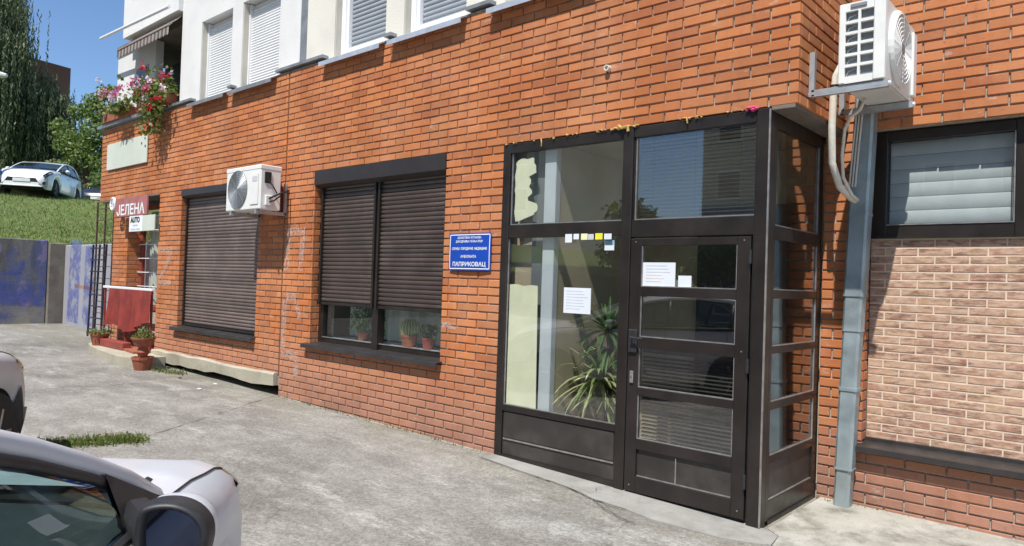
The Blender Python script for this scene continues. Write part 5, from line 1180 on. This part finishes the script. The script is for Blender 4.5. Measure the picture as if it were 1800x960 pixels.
    # mirrors
    for sg_ in (1, -1):
        mc = Vector((.40, sg_*.95, 1.025)); O_ = smooth_ring([(-.072, -.05), (-.07, .03), (-.048, .052), (.0, .056), (.042, .04), (.068, .008), (.07, -.035), (.05, -.066), (-.045, -.07)])
        n = len(O_); ring = lambda s, dx, dz=0: [mc+Vector((dx, sg_*(a*s), b*s+dz)) for a, b in O_]
        s_ = MB(); vs_ = ring(1.0, -.02)+ring(1.015, .01)+ring(.97, .06)+ring(.72, .11)+ring(.3, .135); s_.add(vs_, [(i*n+k, i*n+(k+1) % n, (i+1)*n+(k+1) % n, (i+1)*n+k) for i in range(4) for k in range(n)]+[tuple(4*n+k for k in range(n))]); mo = s_.build('door_mirror', paint, root, smooth=True, local=True)
        s_ = MB(); vs_ = ring(1.03, .028)+ring(1.03, -.018)+ring(.97, -.03)+ring(.82, -.032)+ring(.76, -.010); s_.add(vs_, [(i*n+k, i*n+(k+1) % n, (i+1)*n+(k+1) % n, (i+1)*n+k) for i in range(4) for k in range(n)]); s_.build('mirror_rim', mm['darkplastic'], mo, smooth=True, local=True)
        s_ = MB(); s_.add(ring(.80, -.013), [tuple(range(n))]); s_.build('mirror_glass', mm['mirror'], mo, local=True)
        s_ = MB(); s_.tube([(.60, sg_*.80, .985), (.50, sg_*.86, .985), (.43, sg_*.90, .99)], [.045, .036, .04], 8); s_.build('mirror_arm', mm['darkplastic'], mo, smooth=True, local=True)
    for sg_ in (1, -1):
        s_ = MB(); s_.tube([(-.16, sg_*.868, .80), (-.10, sg_*.885, .80), (.0, sg_*.885, .80), (.05, sg_*.868, .80)], .012, 6); s_.build('door_handle', paint, root, smooth=True, local=True)
        # lamps hug the corner surface
        G = []; 
        for x in (1.50, 1.58, 1.66, 1.74, 1.82, 1.88):
            i = ix(x); ww = interp(x, Wt); zt = interp(x, Zt); zs = zt-.055; h = .035 if x < 1.55 else .075 if x < 1.7 else .10
            G.append([(x+.006, sg_*(ww*.955+.007), zs-.01-h), (x+.006, sg_*(ww*.97+.006), zs-.01-h*.4), (x+.006, sg_*(ww*.94+.006), zs+.002), (x+.008, sg_*(ww*.88), lerp(zs, zt, .62)+.006)])
        s_ = MB(); s_.grid(G); ho = s_.build('headlamp', mm['amber'] if inside else mm['darkglass'], root, smooth=True, local=True)
        s_ = MB(); s_.grid([[(a+.004, b+sg_*.004, c+.003) for a, b, c in r] for r in G]); s_.build('lens', mm['clear'], ho, smooth=True, local=True)
        G = []
        for x in (-1.97, -1.93, -1.86, -1.76):
            ww = interp(x, Wt); G.append([(x-.006, sg_*(ww*.975+.008), z) for z in (.70, .8, .9)])
        s_ = MB(); s_.grid(G); s_.build('tail_lamp', mm['redlens'], root, smooth=True, local=True)
    if front:
        s_ = MB(); s_.add([(1.992, -.42, .56), (1.992, .42, .56), (1.99, .49, .44), (1.955, .60, .30), (1.955, -.60, .30), (1.99, -.49, .44)], [(0, 1, 2, 3, 4, 5)]); s_.build('grille', mm['darkplastic'], root, local=True)
        s_ = MB(); s_.bbox(1.993, 2.003, -.26, .26, .42, .53, .004); s_.build('number_plate', mm['platew'], root, local=True)
        s_ = MB(); s_.bbox(1.95, 2.01, -.62, .62, .265, .305, .01); s_.build('lip', paint, root, local=True)
        for sg_ in (1, -1): s_ = MB(); s_.add([(1.955, sg_*.63, .45), (1.90, sg_*.71, .46), (1.93, sg_*.69, .34), (1.96, sg_*.60, .36)], [(0, 1, 2, 3)]); s_.build('fog_lamp', mm['darkplastic'], root, local=True)
    return root
R.seed(61)
c1 = make_car('parked_car', 'silver hatchback parked nearest the viewer, door mirror in front', (-1.855, -5.0, gz(-1.9)), rad(-48.8), mm['silver'], front=False); c1.scale = (1, 1, 1.018)
o = MB(); o.add([(0, 0, 0), (.30, 0, .0), (.30, .2, .03), (0, .2, .03)], [(0, 1, 2, 3)]); o = o.build('paper_sheet', mm['paper'], local=True); h_ = Vector((math.sin(rad(-48.8)), math.cos(rad(-48.8)), 0)); r_ = Vector((h_.y, -h_.x, 0)); pp = Vector((-1.855, -5.0, .97))+h_*.62-r_*.12; o.location = pp; o.rotation_euler = (0, .0, rad(15)); tag(o, 'white sheet of paper on the dashboard of the silver car', 'paper')
make_car('parked_car', 'grey car cut by the left edge, beside the grass strip', (-5.78, -4.66, gz(-6)-.03), rad(-52), mm['greypaint'], front=False, clad=True)
make_car('parked_car', 'white hatchback parked on the slope facing the yard', (-30.3, 3.35, 4.07), rad(122), mm['whitepaint'], inside=False)
make_car('parked_car', 'dark car parked behind the white hatchback on the slope', (-34.2, 7.2, 4.07), rad(128), mm['navy'], inside=False)
# ------------------------------------------------------------------ trees beyond the slope
def atp(px, py, depth):
    """a far place in front of the viewer's direction, for setting out the background"""
    d = fw+r2*((px-900)/1252)+u2*((480-py)/1252); return CAM+d*depth
def clump_tree(name, label, base, trunk_h, blobs, n, size, mt, seed, lw=.12, group=None, asp=.6):
    R.seed(seed); o = empty(name, base); tag(o, label, 'tree', group); b = Vector(base)
    t_ = MB(); t_.tube([b+Vector((0, 0, -.3)), b+Vector((.05, 0, trunk_h*.5)), b+Vector((0, .05, trunk_h))], [lw*1.3, lw, lw*.7], 9)
    for bx, by, bz_, r_ in blobs: t_.tube([b+Vector((0, 0, trunk_h*.6)), b+Vector((bx*.5, by*.5, lerp(trunk_h*.6, bz_, .6))), b+Vector((bx, by, bz_))], [lw*.5, lw*.3, lw*.1], 6)
    t_.build('trunk', mm['bark'], o)
    l_ = MB(); tot = sum(q[3]**2 for q in blobs)
    for bx, by, bz_, r_ in blobs:
        for k in range(int(n*r_**2/tot)):
            a = R.uniform(0, 6.283); u_ = R.uniform(-1, 1); q = r_*(R.random()**.35)*R.uniform(.75, 1.12); s_ = math.sqrt(1-u_*u_)
            l_.leaf(b+Vector((bx+q*s_*math.cos(a), by+q*s_*math.sin(a), bz_+q*u_*.85)), size, asp)
    l_.build('crown', mm[mt], o); return o
def blobs_(n, rx, rz, z0, r0, r1, seed):
    R.seed(seed); return [(R.gauss(0, rx), R.gauss(0, rx), z0+R.uniform(-rz, rz), R.uniform(r0, r1)) for _ in range(n)]
# weeping willow at the left edge
def willow(base, H, Rr, n, seed, label):
    R.seed(seed); o = empty('willow_tree', base); tag(o, label, 'tree'); b = Vector(base); t_ = MB(); l_ = MB()
    t_.tube([b+Vector((0, 0, -.3)), b+Vector((.2, .1, H*.3)), b+Vector((0, 0, H*.62))], [.32, .25, .16], 10)
    tips = []
    for k in range(46):
        a = R.uniform(0, 6.283); q = Rr*math.sqrt(R.uniform(.03, 1)); z = H*(R.uniform(.8, 1.0)-.3*(q/Rr)**2*R.uniform(.4, 1.2)); p = b+Vector((q*math.cos(a), q*math.sin(a), z)); tips.append(p)
        t_.tube([b+Vector((0, 0, H*.5)), b+Vector((q*.45*math.cos(a), q*.45*math.sin(a), z*.9)), p], [.08, .05, .02], 6)
    t_.build('trunk', mm['bark'], o)
    for k in range(n):
        p = R.choice(tips)+Vector((R.gauss(0, .5), R.gauss(0, .5), R.gauss(0, .35))); L = R.uniform(.12, .55)*H; dr = Vector((R.gauss(0, .03), R.gauss(0, .03), -1)); m_ = int(L/.16)
        for j in range(m_):
            c = p+dr*(j*.16)+Vector((R.gauss(0, .03), R.gauss(0, .03), 0))
            if c.z < b.z+1.0: break
            l_.leaf(c, .30, .26, 0, (R.gauss(0, .35), R.gauss(0, .35), -1))
    l_.build('crown', mm['willow'], o); return o
wb = atp(-78, 300, 44); wb.z = 4.0
willow(wb, 17., 4.4, 3400, 71, 'dark weeping willow at the left edge above the white car')
w2 = atp(72, 300, 46); w2.z = 4.0
willow(w2, 9.6, 1.9, 1100, 78, 'smaller weeping willow hanging in front of the brown-topped block')
tb = atp(150, 300, 36); tb.z = 3.9
clump_tree('leafy_tree', 'light green broadleaf tree between the slope and the brick corner', tb, 2.2, [(0, 0, 3.6, 1.1), (.6, .4, 4.6, .95), (-.8, -.5, 4.1, .9), (.9, .6, 2.9, .9), (-1.0, -.6, 2.6, .9), (.3, .3, 5.6, .75), (1.2, .9, 5.3, .6), (-.3, -.3, 1.5, .8), (.9, .8, 1.4, .8), (1.6, 1.2, 3.8, .85), (.8, .6, 6.6, .55), (-.3, -.2, 5.6, .6), (.2, .2, 6.2, .5), (1.5, 1.2, 6.0, .4), (-1.2, -.9, 4.9, .5)], 7200, .20, 'tree', 72, .14)
tb = atp(222, 230, 42); tb.z = 4.0
clump_tree('conifer_tree', 'dark conifer showing behind the balcony', tb, 8.5, [(0, 0, 2+k*.95, 1.35-.12*k) for k in range(9)], 4200, .22, 'conifer', 73, .12, asp=.3)
tb = atp(118, 315, 44); tb.z = 4.0
clump_tree('bush', 'low green bushes behind the parked cars', tb, .8, blobs_(9, 1.6, .6, 1.4, .6, 1.0, 74), 3600, .2, 'tree', 75, .06)
tb = atp(190, 320, 33); tb.z = 4.0
clump_tree('bush', 'light bush beside the brick corner behind the dark car', tb, .8, blobs_(7, .7, .6, 1.3, .5, .8, 76), 2600, .17, 'tree', 77, .05)
# far block behind the willow, cream house
def block(name, label, cat, p0, p1, dep, z0, z1, mt, wmt, rows, cols, group=None, zsplit=None, mt2=None, ww=.5, wh=.5):
    """rectangular building: front corners p0 and p1 (xy), going back by dep"""
    p0 = Vector((p0[0], p0[1], 0)); p1 = Vector((p1[0], p1[1], 0)); d = (p1-p0); L = d.length; d.normalize(); nb = Vector((-d.y, d.x, 0))
    o = empty(name, ((p0.x+p1.x)/2, (p0.y+p1.y)/2, z0)); tag(o, label, cat, group)
    def bx(a0, a1, b0, b1, c0, c1, m_): 
        q = [p0+d*a+nb*b for a, b in ((a0, b0), (a1, b0), (a1, b1), (a0, b1))]; m_.add([(*p.xy, c0) for p in q]+[(*p.xy, c1) for p in q], [(3, 2, 1, 0), (4, 5, 6, 7), (0, 1, 5, 4), (1, 2, 6, 5), (2, 3, 7, 6), (3, 0, 4, 7)])
    m_ = MB(); bx(0, L, 0, dep, z0, zsplit or z1, m_); m_.build('wall', mm[mt], o)
    if zsplit: m_ = MB(); bx(-.3, L+.3, -.3, dep+.3, zsplit, z1, m_); m_.build('roof_storey', mm[mt2], o)
    zt = zsplit or z1; rh = (zt-z0)/rows; cw = L/cols
    for r_ in range(rows):
        for c_ in range(cols):
            x = (c_+.5)*cw; z = z0+(r_+.5)*rh; m_ = MB(); bx(x-cw*ww/2, x+cw*ww/2, -.06, -.01, z-rh*wh/2, z+rh*wh/2, m_); w_ = m_.build('window', mm['pvc'], o)
            m_ = MB(); bx(x-cw*ww/2+.1, x+cw*ww/2-.1, -.075, -.062, z-rh*wh/2+.1, z+rh*wh/2-.1, m_); m_.build('pane', mm[wmt], w_)
    return o, bx
R.seed(81)
a = atp(-90, 200, 58); b = atp(112, 200, 66)
o, bx = block('apartment_block', 'brown-topped apartment block behind the willow', 'building', (a.x, a.y), (b.x, b.y), 12, 3.8, 20.2, 'bgpink', 'bgwin', 5, 4, zsplit=16.0, mt2='bgred', ww=.4, wh=.45)
a = atp(108, 250, 50); b = atp(172, 250, 52)
o, bx = block('house', 'cream house with a small white window behind the trees', 'building', (a.x, a.y), (b.x, b.y), 6, 3.8, 9.6, 'bgcream', 'bgwin', 2, 3, ww=.3, wh=.4)
# street lamp at the left edge
lb = atp(-6, 200, 24); ln = empty('street_lamp', (lb.x, lb.y, 3.7)); tag(ln, 'pale street lamp head poking in at the left edge', 'lamp')
top = atp(-4, 131, 24); m_ = MB(); m_.tube([(lb.x, lb.y, 3.2), (top.x, top.y, top.z)], .06, 8); m_.build('pole', mm['lamp'], ln)
e_ = atp(12, 133, 24); m_ = MB(); m_.tube([top, top.lerp(e_, .3), e_], [.07, .11, .06], 8); m_.build('lamp_head', mm['lamp'], ln)
# ------------------------------------------------------------------ the far side of the yard, seen only in the glass
block('apartment_block', 'tall shaded apartment block across the yard mirrored in the left glass', 'building', (-29.6, -31), (-58, -31), 12, -.5, 24, 'block', 'blockw', 8, 9, 'blocks across the yard', ww=.45, wh=.5)
block('apartment_block', 'wide shaded apartment block across the yard mirrored in the door glass', 'building', (16, -31), (-18.0, -31), 12, -.5, 24, 'block', 'blockw', 8, 11, 'blocks across the yard', ww=.45, wh=.5)
clump_tree('leafy_tree', 'round tree in the gap between the blocks across the yard', (-20.5, -29, -.2), 2.5, [(R.uniform(-2.2, 2.6), R.uniform(-1, 1), R.uniform(3, 5.6), R.uniform(1.0, 1.5)) for _ in range(9)], 5000, .3, 'tree', 82, .2)
clump_tree('leafy_tree', 'broad tree in front of the wide block across the yard', (-13, -27, -.2), 2.2, [(R.uniform(-3, 3), R.uniform(-1.5, 1.5), R.uniform(2.5, 4.2), R.uniform(1.0, 1.5)) for _ in range(10)], 5000, .3, 'tree', 83, .2)
